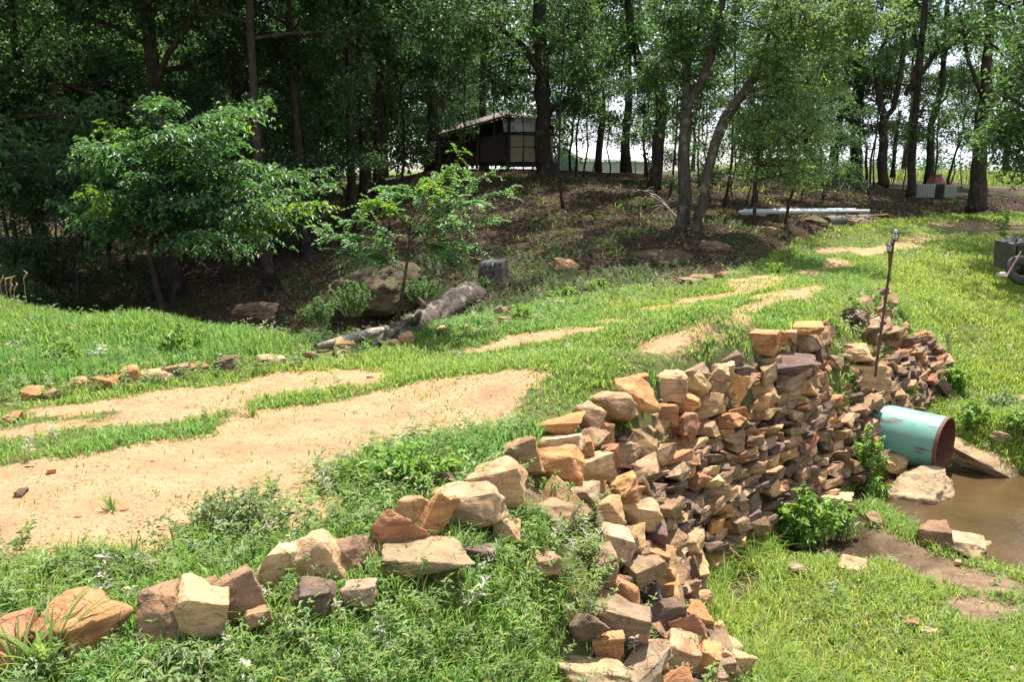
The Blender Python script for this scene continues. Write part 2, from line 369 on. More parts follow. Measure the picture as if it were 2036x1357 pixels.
def mat_leaf(name, a, b_, trans, tr=.35, rough=.45, spec=.4, attr=True):
    m, n, l, b = M_new(name)
    oi = n.new('ShaderNodeObjectInfo')
    c = mixc(n, l, oi.outputs['Random'], a, b_)
    t = mixc(n, l, 0., trans, trans)
    if attr:
        at = N(n, 'Attribute', attribute_name='col')
        c = mixc(n, l, 1., c, at.outputs['Color'], 'MULTIPLY'); t = mixc(n, l, 1., t, at.outputs['Color'], 'MULTIPLY')
    l.new(c, b.inputs['Base Color']); b.inputs['Roughness'].default_value = rough; b.inputs['Specular IOR Level'].default_value = spec
    tl = n.new('ShaderNodeBsdfTranslucent'); l.new(t, tl.inputs[0])
    mx = n.new('ShaderNodeMixShader'); mx.inputs[0].default_value = tr
    l.new(b.outputs[0], mx.inputs[1]); l.new(tl.outputs[0], mx.inputs[2]); l.new(mx.outputs[0], n['Material Output'].inputs[0])
    return m
def mat_bark(name, d, li, sc_=1., st=(1, 1, .22)):
    m, n, l, b = M_new(name); p = pos(n); mp = N(n, 'Mapping'); mp.inputs['Scale'].default_value = st; l.new(p, mp.inputs[0])
    n1 = noise(n, l, mp.outputs[0], 22 * sc_, 6, .7); n2 = noise(n, l, p, 5 * sc_, 4)
    c = ramp(n, l, n1, [(.3, d), (.55, tuple((x + y) / 2 for x, y in zip(d, li))), (.72, li)])
    c = mixc(n, l, ramp(n, l, n2, [(.56, 0), (.66, .7)]), c, tuple(min(1, x * 1.5) for x in li))
    l.new(c, b.inputs['Base Color']); b.inputs['Roughness'].default_value = .95; b.inputs['Specular IOR Level'].default_value = .1
    bump(n, l, n1, b, .9, .04); return m
def mat_plain(name, c1, c2=None, scale=8, rough=.6, metal=0., bs=.2, stretch=None, dist=.01):
    m, n, l, b = M_new(name); p = objc(n)
    if stretch: mp = N(n, 'Mapping'); mp.inputs['Scale'].default_value = stretch; l.new(p, mp.inputs[0]); p = mp.outputs[0]
    n1 = noise(n, l, p, scale, 6, .65)
    l.new(ramp(n, l, n1, [(.35, c1), (.68, c2 or tuple(x * .7 for x in c1))]), b.inputs['Base Color'])
    b.inputs['Roughness'].default_value = rough; b.inputs['Metallic'].default_value = metal
    bump(n, l, n1, b, bs, dist); return m
MG = mat_ground(); MS = mat_stone('sandstone'); MSA = mat_stone('sandstone_rubble', True)
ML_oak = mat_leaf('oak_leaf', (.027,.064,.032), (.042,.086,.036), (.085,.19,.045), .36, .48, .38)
ML_mid = mat_leaf('sunlit_oak_leaf', (.050,.108,.050), (.070,.13,.052), (.14,.28,.065), .40, .48, .4)  # lighter copy of the oak leaf, sunlight put into its colour
ML_pale = mat_leaf('pale_leaf', (.10,.175,.07), (.12,.20,.08), (.26,.40,.10), .42, .5, .4)
ML_bright = mat_leaf('bright_leaf', (.052,.115,.048), (.062,.125,.05), (.17,.33,.045), .36, .42, .45)
ML_grass = mat_leaf('grass_blade', (.19,.285,.07), (.19,.285,.07), (.31,.44,.10), .42, .5, .3)
ML_weed = mat_leaf('weed_leaf', (.19,.285,.115), (.19,.285,.115), (.30,.43,.15), .40, .5, .35)
ML_lit = mat_leaf('dry_leaf', (1,1,1), (1,1,1), (.5,.4,.3), .1, .8, .2)
MB_dark = mat_bark('dark_bark', (.022,.017,.013), (.085,.068,.055))
MB_grey = mat_bark('grey_bark', (.035,.028,.022), (.155,.13,.11))

# ------------------------------------------------------------------ ground
nx, ny = len(XS), len(YS)
V = np.c_[GX.ravel(), GY.ravel(), GZ.ravel()]
idx = np.arange(nx * ny).reshape(ny, nx)
Fq = np.stack([idx[:-1, :-1], idx[:-1, 1:], idx[1:, 1:], idx[1:, :-1]], -1).reshape(-1, 4)
ms, mb, mw = masks(V[:, 0], V[:, 1], V[:, 2])
def blur(a):
    a = a.reshape(ny, nx).astype(float); p = np.pad(a, 1, mode='edge')
    return sum(p[i:i+ny, j:j+nx] for i in range(3) for j in range(3)).ravel() / 9
for _ in range(3): ms, mb = blur(ms), blur(mb)
ms = np.clip(ms * 1.4, 0, 1)
gc = np.c_[blur(ms), blur(mb), blur(mw)]
ground = link('ground', new_mesh('ground', V, Fq, gc, smooth=True), mat=MG); tag(ground, kind='structure')
SMASK = (blur(ms) + blur(mb)).reshape(ny, nx); WMASK = mw.reshape(ny, nx)
def look(tbl, x, y):
    i = np.clip(np.searchsorted(XS, x), 0, nx - 1); j = np.clip(np.searchsorted(YS, y), 0, ny - 1); return tbl[j, i]

# ------------------------------------------------------------------ water
def mat_water():
    m, n, l, b = M_new('muddy_water'); p = pos(n)
    l.new(ramp(n, l, noise(n, l, p, 1.2, 3), [(.3, (.055,.034,.016)), (.7, (.10,.06,.028))]), b.inputs['Base Color'])
    b.inputs['Roughness'].default_value = .06; b.inputs['Specular IOR Level'].default_value = .7
    mp = N(n, 'Mapping'); mp.inputs['Scale'].default_value = (1, 2.2, 1); l.new(p, mp.inputs[0])
    q = bump(n, l, noise(n, l, mp.outputs[0], 9, 3), None, .25, .02); bump(n, l, noise(n, l, mp.outputs[0], 40, 2), b, .2, .006, q); return m
wv = [(3.0,5.6,-1.5),(12.5,5.6,-1.5),(12.5,9.6,-1.5),(3.0,9.6,-1.5)]
water = MB().add([(3.1,6.6,-1.5),(3.9,5.5,-1.5),(12,5.5,-1.5),(12,9.7,-1.5),(4.0,8.9,-1.5)], [(0,1,2,3,4)]).build('water', mat_water()); tag(water, kind='structure')

# ------------------------------------------------------------------ stones
def stone_mesh(name, seed, block=.75, detail=3, rough=.05, extra=5, edge=.07):
    r = random.Random(seed); bm = bmesh.new()
    pts = []
    for sx in (-1, 1):
        for sy in (-1, 1):
            for sz in (-1, 1):
                if r.random() < .22: continue
                pts.append(Vector((sx * r.uniform(block - .38, 1), sy * r.uniform(block - .3, 1), sz * r.uniform(block - .3, 1))))
    for _ in range(extra):
        d = Vector((r.gauss(0, 1), r.gauss(0, 1), r.gauss(0, 1))).normalized() * r.uniform(.95, 1.15)
        pts.append(d)
    for p in pts: bm.verts.new(p * .5)
    bmesh.ops.convex_hull(bm, input=bm.verts)
    for v in [v for v in bm.verts if not v.link_faces]: bm.verts.remove(v)
    bmesh.ops.dissolve_limit(bm, angle_limit=R(14), verts=bm.verts, edges=bm.edges)
    bmesh.ops.bevel(bm, geom=list(bm.edges), offset=r.uniform(.018, .045), segments=2, profile=.6, affect='EDGES')
    bmesh.ops.triangulate(bm, faces=bm.faces)
    for _ in range(detail):
        lg = [e for e in bm.edges if e.calc_length() > edge]
        if not lg: break
        bmesh.ops.subdivide_edges(bm, edges=lg, cuts=1, use_grid_fill=False)
        bmesh.ops.triangulate(bm, faces=bm.faces)
    off = Vector((seed * 3.7, seed * 1.3, 0))
    for v in bm.verts:
        nn = mnoise.fractal(v.co * 2.6 + off, 1, 2, 4); n2 = mnoise.noise(v.co * 11 + off)
        n3 = mnoise.noise(v.co * 24 + off)
        bed = mnoise.noise(Vector((v.co.x * 1.2, v.co.y * 1.2, v.co.z * 14)) + off)
        v.co += v.normal * (nn * rough * 1.15 + n2 * rough * .30 + n3 * rough * .14 + bed * rough * .25)
    bm.normal_update()
    me = bpy.data.meshes.new(name); bm.to_mesh(me); bm.free()
    me.polygons.foreach_set('use_smooth', [True] * len(me.polygons))
    try: me.set_sharp_from_angle(angle=R(34))
    except Exception: pass
    me.materials.append(MS); return me
STM = [stone_mesh('stone', 100 + i, block=.78 if i % 3 else .6) for i in range(26)]
STF = [stone_mesh('course_stone', 700 + i, block=.93 if i % 2 else .84, extra=2) for i in range(18)]
BLD = [stone_mesh('boulder', 500 + i, block=.5, detail=4, rough=.085, extra=16, edge=.045) for i in range(7)]
PAL = {'tan': (.45,.295,.16), 'pale': (.54,.395,.24), 'orange': (.46,.235,.10), 'brown': (.28,.18,.105), 'dark': (.14,.10,.072), 'purple': (.15,.10,.083), 'grey': (.33,.245,.155), 'red': (.35,.165,.09), 'moss': (.075,.065,.032)}
CW = {'tan': 'tan', 'pale': 'pale cream', 'orange': 'rusty orange', 'brown': 'brown', 'dark': 'blackish brown', 'purple': 'dark maroon brown', 'grey': 'grey brown', 'red': 'reddish', 'moss': 'mossy'}
def col_of(k, r):
    c = PAL[k]; f = r.uniform(.85, 1.15); return (c[0] * f, c[1] * f * r.uniform(.95, 1.05), c[2] * f * r.uniform(.9, 1.1), 1)
WORDN = ['first','second','third','fourth','fifth','sixth','seventh','eighth','ninth','tenth','eleventh','twelfth']
def ordw(k):
    if k < 12: return WORDN[k]
    k += 1; return f"{k}{'th' if 10 < k % 100 < 20 else {1:'st',2:'nd',3:'rd'}.get(k % 10, 'th')}"
rr = random.Random(11)
def put_stone(loc, size, rot, kind, label, group=None, name='stone', mesh=None, seed=None):
    me = mesh or STM[rr.randrange(len(STM)) if seed is None else seed % len(STM)]
    o = link(name, me, loc=loc, rot=rot, scale=size); o.color = col_of(kind, rr)
    tag(o, label, 'stone' if name == 'stone' else name, group); return o
def gh(px, py, rpx):
    g_ = hit(px, py + rpx); return P(px, py, Y=g_.y)
DRIFT = [gh(a, b, 9) for a, b in [(632,694),(655,690),(682,683),(710,676),(745,666),(792,656)]]
OCC = []   # occupied (x,y,r) for plants to avoid
# hero stones: px, py (centre), width px, height px, depth factor, roll deg, colour, seed, label
HERO = [
 (22,1280,130,90,.9,10,'red',1,"reddish brown stone cut by the frame edge, lowest of the row"),
 (165,1240,160,105,.8,22,'orange',3,"big rusty stone with sloping shaded front near broad grass clump"),
 (325,1222,105,95,1,5,'brown',7,"dark brown blocky stone touching a tan one in the edge row"),
 (400,1222,95,105,.9,-12,'tan',2,"tan split stone leaning right beside the dark blocky stone"),
 (385,1167,85,42,1.2,8,'brown',9,"flat brown stone behind the dark blocky stone of the edge row"),
 (470,1182,95,80,.9,12,'brown',5,"brown pointed stone left of the long pale leaning stone"),
 (540,1148,66,122,.65,-30,'pale',8,"long pale slab leaning left beside the rounded orange-topped stone"),
 (632,1122,108,98,.8,18,'tan',11,"rounded tan stone with orange stain perched on darker stones"),
 (690,1105,100,75,1,15,'brown',12,"grey brown block tucked behind the rounded tan stone"),
 (622,1188,74,46,1,0,'dark',14,"dark mossy stone low beneath the rounded tan stone"),
 (722,1180,72,42,.9,8,'grey',16,"grey brown stone low in the weeds below the curb row"),
 (510,1232,60,34,.9,5,'brown',17,"small brown stone sunk in weeds below the leaning slab"),
 (785,1062,95,88,.8,30,'red',18,"reddish stone with scooped hollow front on the flat slab"),
 (812,1024,62,68,.7,-20,'tan',19,"tan wedge stone behind the scooped reddish stone"),
 (866,1035,52,98,.7,-36,'orange',20,"upright rusty orange stone leaning against the broad pale stone"),
 (925,1015,140,92,.9,12,'pale',21,"broad pale faceted stone capping the curb row"),
 (845,1112,175,80,1.2,-8,'grey',22,"wide flat grey slab lying in weeds under the leaning stones"),
 (953,1102,46,62,.8,70,'purple',23,"small slate coloured stone standing beside the flat grey slab"),
 (745,1090,60,52,1,0,'brown',24,"brown angular stone left of the scooped reddish stone"),
 (1005,1055,62,36,1,0,'tan',25,"small tan stone below the broad pale stone"),
 (983,965,105,88,.9,6,'tan',4,"boxy tan stone with dark front at the wall top's near end"),
 (882,955,50,28,1,0,'purple',6,"small purple stone in weeds behind the broad pale stone"),
 (1035,912,95,70,.9,10,'brown',10,"brown stone left of the peach orange capstone"),
 (1105,925,98,72,.8,4,'orange',13,"peach orange capstone with white scrape at the wall top"),
 (1115,852,95,48,.9,6,'orange',15,"flat orange capstone at the grass edge"),
 (1172,838,70,58,.9,-14,'tan',0,"tan capstone leaning right of the flat orange capstone"),
 (1115,888,90,42,.9,14,'pale',2,"pale flat stone under the flat orange capstone"),
 (1158,890,46,36,1,4,'tan',5,"small tan block below the leaning tan capstone"),
 (1212,812,92,58,.9,8,'tan',21,"broad tan capstone above the grass tuft in the wall"),
 (1262,790,100,62,.7,-10,'orange',3,"long rusty capstone lying behind the broad tan capstone"),
 (1270,765,60,34,.9,5,'orange',8,"rounded orange capstone on the grass side"),
 (1335,770,70,55,.9,-8,'tan',11,"tan capstone with slanting top in the middle of the wall"),
 (1375,765,50,52,.7,35,'tan',13,"tilted tan capstone in the middle of the wall top"),
 (1440,738,52,36,1,5,'tan',16,"small boxy tan capstone left of the stacked blocks"),
 (1418,757,36,62,.7,-34,'tan',17,"narrow leaning tan stone left of the boxy capstone"),
 (1465,780,42,62,.7,-20,'orange',20,"upright orange stone under the small boxy capstone"),
 (1400,808,88,52,.8,14,'tan',12,"large smooth tan stone high in the wall face"),
 (1358,798,60,36,1,-20,'orange',14,"glossy rust brown stone high in the wall face"),
 (1318,850,70,62,.9,5,'brown',1,"brown cube shaped stone in the upper wall face"),
 (1262,865,62,52,.9,0,'dark',9,"dark grey stone beside the brown cube shaped stone"),
 (1270,898,90,62,.7,-24,'brown',7,"long brown stone slanting down right in the wall face"),
 (1238,905,58,44,.9,0,'grey',19,"mossy grey stone below the grass tuft in the wall"),
 (1292,948,76,38,.9,6,'tan',22,"tan wedge stone pointing right in the wall face"),
 (1195,962,90,66,.9,-22,'orange',24,"rough orange stone in the near wall slope"),
 (1205,1018,72,48,.9,4,'tan',25,"tan block with dark front on the near slope"),
 (1258,1022,100,72,.8,-4,'tan',21,"largest smooth tan stone on the near slope"),
 (1105,1030,95,56,.9,0,'grey',0,"grey mossy stone half buried among slope weeds"),
 (1212,1075,90,56,.7,-20,'pale',4,"pale long stone slanting right on the near slope"),
 (1085,1122,62,38,1,0,'tan',10,"tan stone sunk in slope weeds left of the wing"),
 (1290,1105,84,48,.8,-10,'orange',15,"light orange stone above the purple stones of the wing"),
 (1235,1182,92,48,.5,-30,'orange',6,"thin orange wedge standing upright atop the near wing"),
 (1290,1175,76,72,.9,10,'purple',23,"dark purple stone beside the upright orange wedge"),
 (1165,1250,75,56,.9,18,'dark',18,"blackish rough stone at the near wing's left edge"),
 (1235,1236,112,66,.9,-6,'grey',2,"large grey brown blotched stone in the near wing"),
 (1320,1232,84,72,.9,0,'dark',5,"dark layered stone right of the blotched stone"),
 (1215,1292,72,54,.9,-4,'orange',8,"pink orange block near the frame bottom"),
 (1185,1340,150,60,1.2,-8,'grey',11,"wide grey stone at the very bottom of the near wing"),
 (1290,1300,76,46,.9,4,'brown',13,"brown block between the orange blocks near the frame bottom"),
 (1355,1310,70,80,.9,-12,'tan',16,"tall tan block near the bottom of the near wing"),
 (1395,1325,52,90,.7,-20,'orange',17,"tall rusty stone near the bottom of the near wing"),
 (1460,1335,60,70,.9,-20,'tan',20,"round tan stone ending the near wing at the lawn"),
 (1385,1225,60,46,.9,4,'orange',3,"bright orange stone on the wing's lawn side"),
 (1513,681,80,50,.8,2,'orange',22,"big orange block stacked on the long flat slab"),
 (1553,672,40,38,.9,-14,'orange',24,"rusty block in the middle of the stacked slab group"),
 (1573,668,26,34,.9,4,'tan',26,"small tan block beside the rusty one on the slab"),
 (1560,712,140,44,1.4,3,'purple',0,"long flat slab with shaded purple edge carrying orange blocks"),
 (1605,652,62,26,1.2,4,'orange',4,"flat pinkish stone behind the stacked blocks"),
 (1525,718,60,22,1.2,6,'tan',14,"tan stone under the long flat slab's left end"),
 (1585,742,60,34,1,0,'brown',12,"brown stone beneath the long flat slab"),
 (1655,716,42,34,1,-10,'brown',9,"brown upright stone right of the long flat slab"),
 (1700,702,62,30,.9,4,'tan',7,"tan stone on the rubble left of the lamp pole"),
 (1776,682,64,34,.9,-4,'brown',1,"large brown stone right of the lamp pole"),
 (1722,748,90,46,.8,-8,'tan',19,"wide tan stone directly below the lamp pole"),
 (1702,798,34,32,1,0,'dark',10,"round black stone in the wall above the pipe"),
 (1512,780,60,50,.8,20,'tan',25,"tan shield shaped stone right of the upright orange stone"),
 (1505,815,36,70,.6,-30,'tan',6,"upright narrow tan stone in the middle of the wall"),
 (1530,845,100,24,.9,14,'purple',18,"long thin purple stone in the middle of the wall"),
 (1640,885,60,38,.9,8,'tan',23,"tan stone in the wall left of the pipe weeds"),
 (1655,1003,72,46,1,0,'pale',15,"flat topped pale boulder between the leafy plants at the toe"),
]
for _a, _b in zip(DRIFT, DRIFT[1:]):
    for _k in range(5): _p = _a.lerp(_b, _k / 5); OCC += [(_p.x, _p.y, .09), (_p.x * .985, _p.y * .985, .10), (_p.x * .965, _p.y * .965, .10)]
pipe_c = P(1880, 888, z=-1.17); PD = Vector((.71, -.70, 0)).normalized(); PR = .30
wall_dir = Vector((.66, .75, 0))
hero_px = []
OV = {(1560,712): (7.40,(.72,.60,.12)), (1513,681): (7.45,(.40,.30,.23)), (1553,672): (7.62,(.20,.2,.19)), (1573,668): (7.60,(.14,.15,.16)), (1605,652): (8.0,(.36,.4,.09)), (1525,718): (7.42,(.3,.2,.10))}
for (px, py, wp, hp, df, roll, kc, sd, lb) in HERO:
    g = hit(px, py + hp * .30)
    dep = g.y * CT - (g.z - CZ) * ST; m = dep / F
    wdt, hgt = wp * m * 1.22, hp * m * 1.25
    dpt = max(wdt, hgt) * df * .85
    if df > 1.15:
        sa = (CZ - g.z) / (g - Vector((0, 0, CZ))).length; dpt = min(hp * m / sa * .95, wdt * 1.1); hgt = wdt * .26
    dv = (g - Vector((0, 0, CZ))).normalized()
    c = P(px, py, Y=g.y - (.10 if py > 1150 else .04) + dpt * .12)
    yaw = math.atan2(-g.x, g.y) + rr.uniform(-.15, .15)
    if (px, py) in OV:
        Y_, (wdt, dpt, hgt) = OV[(px, py)]; c = P(px, py, Y=Y_)
        o = put_stone(c, (wdt, dpt, hgt), (.22 if wdt > .6 else .05, -R(roll), yaw), kc, lb, 'sandstone blocks of the dry wall and its curb', mesh=STF[sd % 18]); OCC.append((c.x, c.y, .2)); hero_px.append((px, py, wp, hp)); continue
    o = put_stone(c, (wdt, dpt, hgt), (rr.uniform(-.25, .05), -R(roll), yaw), kc, lb, 'sandstone blocks of the dry wall and its curb', seed=sd)
    OCC.append((c.x, c.y, max(wdt, dpt) * .42)); hero_px.append((px, py, wp, hp))
# coursed fill of the wall face
fill = []
v_rows = {}
vlen = 1.5
row = 0; hh = 0.0
while hh < vlen:
    ch = rr.uniform(.06, .10) if hh < .85 else rr.uniform(.10, .16); v = 1 - (hh + ch / 2) / vlen
    s = rr.uniform(0, .1); k = 0
    while s < WLEN - .05:
        p0 = wall_pt(s, .02); p1 = wall_pt(s, 1)
        L = rr.uniform(.10, .30) if hh < .85 else rr.uniform(.16, .36); face = (p1 - p0).length
        rows_here = face / vlen
        # keep courses the same physical height where the face is shorter or longer
        vv = 1 - (hh + ch / 2) / face if face < vlen else v
        sm = s + L / 2
        if vv > .0:
            p = wall_pt(sm, vv); t, dn, n = wall_frame(sm, vv)
            fill.append((sm, vv, p, t, dn, n, L, ch, row)); k += 1
        s += L * .93
    hh += ch * .90; row += 1
good = []
for f in fill:
    sm, vv, p, t, dn, n, L, ch, row = f
    q = p - pipe_c; a = q.dot(PD); rad = (q - PD * a).length
    if rad < PR + .06 and a > -1.6: continue
    px, py = proj(p.x, p.y, p.z); px = float(px); py = float(py)
    # weeds-and-grass slope between the curb row and the near wing, and open patches of the far slope
    if px < 1180 and py > 1010 and vv < .35: continue
    if px > 1640 and vv < .66 and fbm(p.x * 2.2, p.y * 2.2, 2) < .49: continue
    if (1498 < px < 1625 and 690 < py < 740): continue
    if any(abs(px - hx) < wp * .42 and abs(py - hy) < hp * .40 for hx, hy, wp, hp in hero_px): continue
    vis = (-200 < px < 2200) and py < 1420
    good.append((f, px, py, vis))
good.sort(key=lambda g: -(g[0][6] * g[0][7] / max(g[0][2].y, 1) ** 2 if g[3] else 0))
NI = 300 - len(HERO) - 26
def fill_geo(f):
    sm, vv, p, t, dn, n, L, ch, row = f
    th = rr.uniform(.18, .30)
    up = Vector((0, 0, 1)); hn = Vector((n.x, n.y, .25)).normalized()
    y = -hn; x = t - y * t.dot(y); x.normalize(); z = x.cross(y)
    if z.z < 0: x = -x; z = -z
    Mx = Matrix((x, y, z)).transposed()
    tilt = rr.gauss(0, .10) if rr.random() < .9 else rr.gauss(0, .7)
    Mx = Mx @ Euler((rr.gauss(0, .10), tilt, rr.gauss(0, .25))).to_matrix()
    sz = (L * rr.uniform(1.05, 1.35), th, ch * rr.uniform(1.05, 1.45))
    loc = p + n * rr.uniform(-.05, .05) - n * .03
    low = vv > .5; fr_ = min(1, max(0, (p.x - .6) / 3.))
    kc = rr.choices(['tan','orange','brown','purple','dark','grey','pale','red'], [4.5, 1.8, 4 + 3 * fr_, (2.2 if low else .6) * (.3 + 1.4 * fr_), (3 if low else .8) * (.4 + 1.2 * fr_), 2.5, 1.2 * (1 - fr_), .5])[0]
    return loc, Mx.to_euler(), sz, kc
shape_w = lambda s: 'long thin' if s[0] / s[2] > 2.6 else 'flat' if s[0] / s[2] > 1.9 else 'squat' if s[0] / s[2] > 1.3 else 'stubby'
ind = good[:NI]; rest = good[NI:]
ind.sort(key=lambda g: (g[0][8], -g[0][0]))
cnt = {}
for f, px, py, vis in ind:
    loc, rot, sz, kc = fill_geo(f); r_ = f[8]; cnt[r_] = cnt.get(r_, 0) + 1
    put_stone(loc, sz, rot, kc, mesh=STF[rr.randrange(18)] if rr.random() < .8 else None, label=f"{CW[kc]} {shape_w(sz)} stone, {ordw(r_)} course up the wall, {ordw(cnt[r_]-1)} from its pipe end", group='coursed stones of the dry wall face')
    if f[1] < .3: OCC.append((loc.x, loc.y, .07))
class Acc:
    def __init__(s): s.v = []; s.f = {}; s.c = []; s.n = 0
    def add(s, v, faces, c):
        s.v.append(v); s.c.append(np.broadcast_to(np.asarray(c, float)[..., :3], (len(v), 3)))
        for f in faces: s.f.setdefault(f.shape[1], []).append(f + s.n)
        s.n += len(v)
    def mesh(s, name, smooth=False): return new_mesh(name, np.concatenate(s.v), [np.concatenate(x) for x in s.f.values()], np.concatenate(s.c), smooth)
def mesh_arr(me):
    v = np.empty(len(me.vertices) * 3); me.vertices.foreach_get('co', v)
    me.calc_loop_triangles(); t = np.empty(len(me.loop_triangles) * 3, np.int32); me.loop_triangles.foreach_get('vertices', t)
    return v.reshape(-1, 3), t.reshape(-1, 3)
STA = [mesh_arr(m) for m in STF]
acc = Acc()
def acc_stone(A, loc, rot, sz, kc, low=None):
    v, t = (low or STA)[rr.randrange(len(STA))]
    Rm = np.array(rot.to_matrix() if hasattr(rot, 'to_matrix') else rot)
    A.add((v * np.array(sz)) @ Rm.T + np.array(loc), [t], col_of(kc, rr)[:3])
for f, px, py, vis in rest:
    loc, rot, sz, kc = fill_geo(f); acc_stone(acc, loc, rot, sz, kc)
# chinking stones behind the face
STL = [mesh_arr(stone_mesh('stone_small', 300 + i, detail=1)) for i in range(8)]
for _ in range(900):
    s = rr.uniform(0, WLEN); v = rr.uniform(.04, 1)
    p = wall_pt(s, v); t, dn, n = wall_frame(s, v)
    q = p - pipe_c
    if (q - PD * q.dot(PD)).length < PR + .05: continue
    px, py = proj(p.x, p.y, p.z)
    if px < 1180 and py > 1010 and v < .4: continue
    if px > 1640 and v < .6 and rr.random() < .7: continue
    v_, t_ = STL[rr.randrange(8)]
    kc = rr.choice(['tan','brown','brown','dark','grey','orange'])
    sz = np.array([rr.uniform(.06, .16), rr.uniform(.06, .12), rr.uniform(.04, .09)])
    Rm = np.array(Euler((rr.uniform(0, 6), rr.uniform(-.4, .4), rr.uniform(0, 6))).to_matrix())
    acc.add((v_ * sz) @ Rm.T + np.array(p - n * rr.uniform(.06, .12)), [t_], col_of(kc, rr)[:3])
rub = link('wall_rubble', acc.mesh('wall_rubble', False), mat=MSA)
tag(rub, 'smaller stones and chinking filling the dry stone wall', 'rubble', kind='stuff')

# ------------------------------------------------------------------ leaves, blades, weeds (numpy)
def unit(a): return a / np.maximum(np.linalg.norm(a, axis=-1, keepdims=True), 1e-6)
def leaves(A, p, ax, nr, size, width=.5, fold=.18, col=None, droop=.15):
    """folded diamond leaves: p base, ax direction, nr normal"""
    ax = unit(ax); side = unit(np.cross(ax, nr)); up = np.cross(side, ax); s = size[:, None]
    b = p; tip = p + ax * s - up * s * droop
    mid = p + ax * s * .45
    l = mid - side * s * width * .5 + up * s * fold; r = mid + side * s * width * .5 + up * s * fold
    n = len(p); v = np.stack([b, l, tip, r], 1).reshape(-1, 3)
    q = np.arange(n)[:, None] * 4
    f = np.concatenate([q + np.array([0, 2, 1]), q + np.array([0, 3, 2])])
    A.add(v, [f], np.repeat(col, 4, 0))
def leafcol(n, r, var=.25, warm=.15, base=(1, 1, 1)):
    b = r.uniform(1 - var, 1 + var, (n, 1)); c = np.ones((n, 3)) * b * np.array(base); c[:, 0] *= r.uniform(1 - warm, 1 + warm * 1.6, n); c[:, 2] *= r.uniform(.7, 1.1, n)
    return c
def cloud(A, centers, radii, nper, size, r, spray=9, flat=.75, col=(1, 1, 1), var=.25):
    """sprays of leaves spread through clumps"""
    C = np.asarray(centers, float); Rd = np.asarray(radii, float)
    k = max(1, int(nper / spray)); n = len(C) * k
    d = unit(r.normal(size=(n, 3))); rad = r.uniform(.25, 1, (n, 1)) ** .5
    off = d * rad * np.repeat(Rd, k)[:, None]; off[:, 2] *= flat
    sc_ = np.repeat(C, k, 0) + off
    out = unit(off + r.normal(size=(n, 3)) * .35 * np.repeat(Rd, k)[:, None] + 1e-4); out[:, 2] = out[:, 2] * .5 - .1
    m = n * spray
    o = np.repeat(out, spray, 0); base = np.repeat(sc_, spray, 0) + o * r.uniform(-1, 1, (m, 1)) * size * 2.0 + r.normal(size=(m, 3)) * size * .5
    ax = o + r.normal(size=(m, 3)) * .65; ax[:, 2] -= .15
    nr = r.normal(size=(m, 3)) * .5 + np.array([0, 0, 1.])
    cc = leafcol(m, r, var, base=col); cc *= np.repeat(r.uniform(.75, 1.25, (n, 1)), spray, 0)
    leaves(A, base, ax, nr, size * r.uniform(.6, 1.2, m), width=.55, col=cc)
def gen_tree(seed, h=11., clear=2.6, rad=3.4, tr=.17, nb=16, per=110, leaf=.11, crown_col=(1, 1, 1), lean=.3, name='oak', top=.9):
    r = np.random.default_rng(seed); q = random.Random(seed)
    T = MB(); nseg = 9; pts = []; a0 = q.uniform(0, 6.28)
    for i in range(nseg + 1):
        f = i / nseg
        pts.append(Vector((sin(f * 3 + a0) * lean * f + q.gauss(0, .05), cos(f * 2.3 + a0) * lean * f + q.gauss(0, .05), f * h * .93 - .25)))
    rads = [tr * (1.5 if i == 0 else 1.08 if i == 1 else 1) * (1 - .82 * i / nseg) for i in range(nseg + 1)]
    T.tube(pts, rads, 10, wob=.25)
    cs = []; rs = []
    for k in range(nb):
        f = (clear + (h * .93 - clear) * (k + q.random() * .7) / nb) / (h * .93)
        x = f * nseg; i = min(int(x), nseg - 1); b0 = pts[i].lerp(pts[i+1], x - i)
        prof = (sin(pi * min(1, (f * .75 + .28))) ** .7) * top + .12
        L = rad * prof * q.uniform(.7, 1.15); az = k * 2.4 + q.uniform(-.5, .5); el = R(q.uniform(8, 48))
        br = []; p = b0.copy(); d = Vector((cos(az) * cos(el), sin(az) * cos(el), sin(el)))
        for j in range(6):
            br.append(p.copy()); p = p + d * L / 5; d = (d + Vector((q.gauss(0, .16), q.gauss(0, .16), q.gauss(-.05, .12)))).normalized()
        r0 = max(.018, tr * (1 - .8 * f) * .5); T.tube(br, [r0 * (1 - .8 * j / 5) for j in range(6)], 6, False)
        for j in range(2, 6):
            for _ in range(2 if j < 5 else 1):
                dd = Vector((q.gauss(0, 1), q.gauss(0, 1), q.gauss(.1, .5))).normalized(); l2 = L * q.uniform(.15, .34)
                e = br[j] + dd * l2; T.tube([br[j], br[j] + dd * l2 * .5 + Vector((0, 0, .05)), e], [r0 * .35, r0 * .2, .006], 4, False)
                cs.append(e); rs.append(q.uniform(.28, .55) * (rad / 3.4) ** .5)
            cs.append(br[j] + Vector((q.gauss(0, .2), q.gauss(0, .2), 0))); rs.append(q.uniform(.25, .45) * (rad / 3.4) ** .5)
    A = Acc(); cloud(A, [tuple(c) for c in cs], rs, per, leaf, r, col=crown_col)
    tm = bpy.data.meshes.new('trunk'); tm.from_pydata(T.v, [], T.f); tm.polygons.foreach_set('use_smooth', [True] * len(tm.polygons)); tm.update()
    return tm, A.mesh('crown')
def place_tree(name, tm, cm, loc, rz, s, label, group=None, bark=None, leafm=None, cat='tree', sz=None):
    t = empty(name, loc, rz); t.scale = (s, s, sz or s); tag(t, label, cat, group)
    a = link('trunk', tm, t, bark or MB_dark); b = link('crown', cm, t, leafm or ML_oak); return t

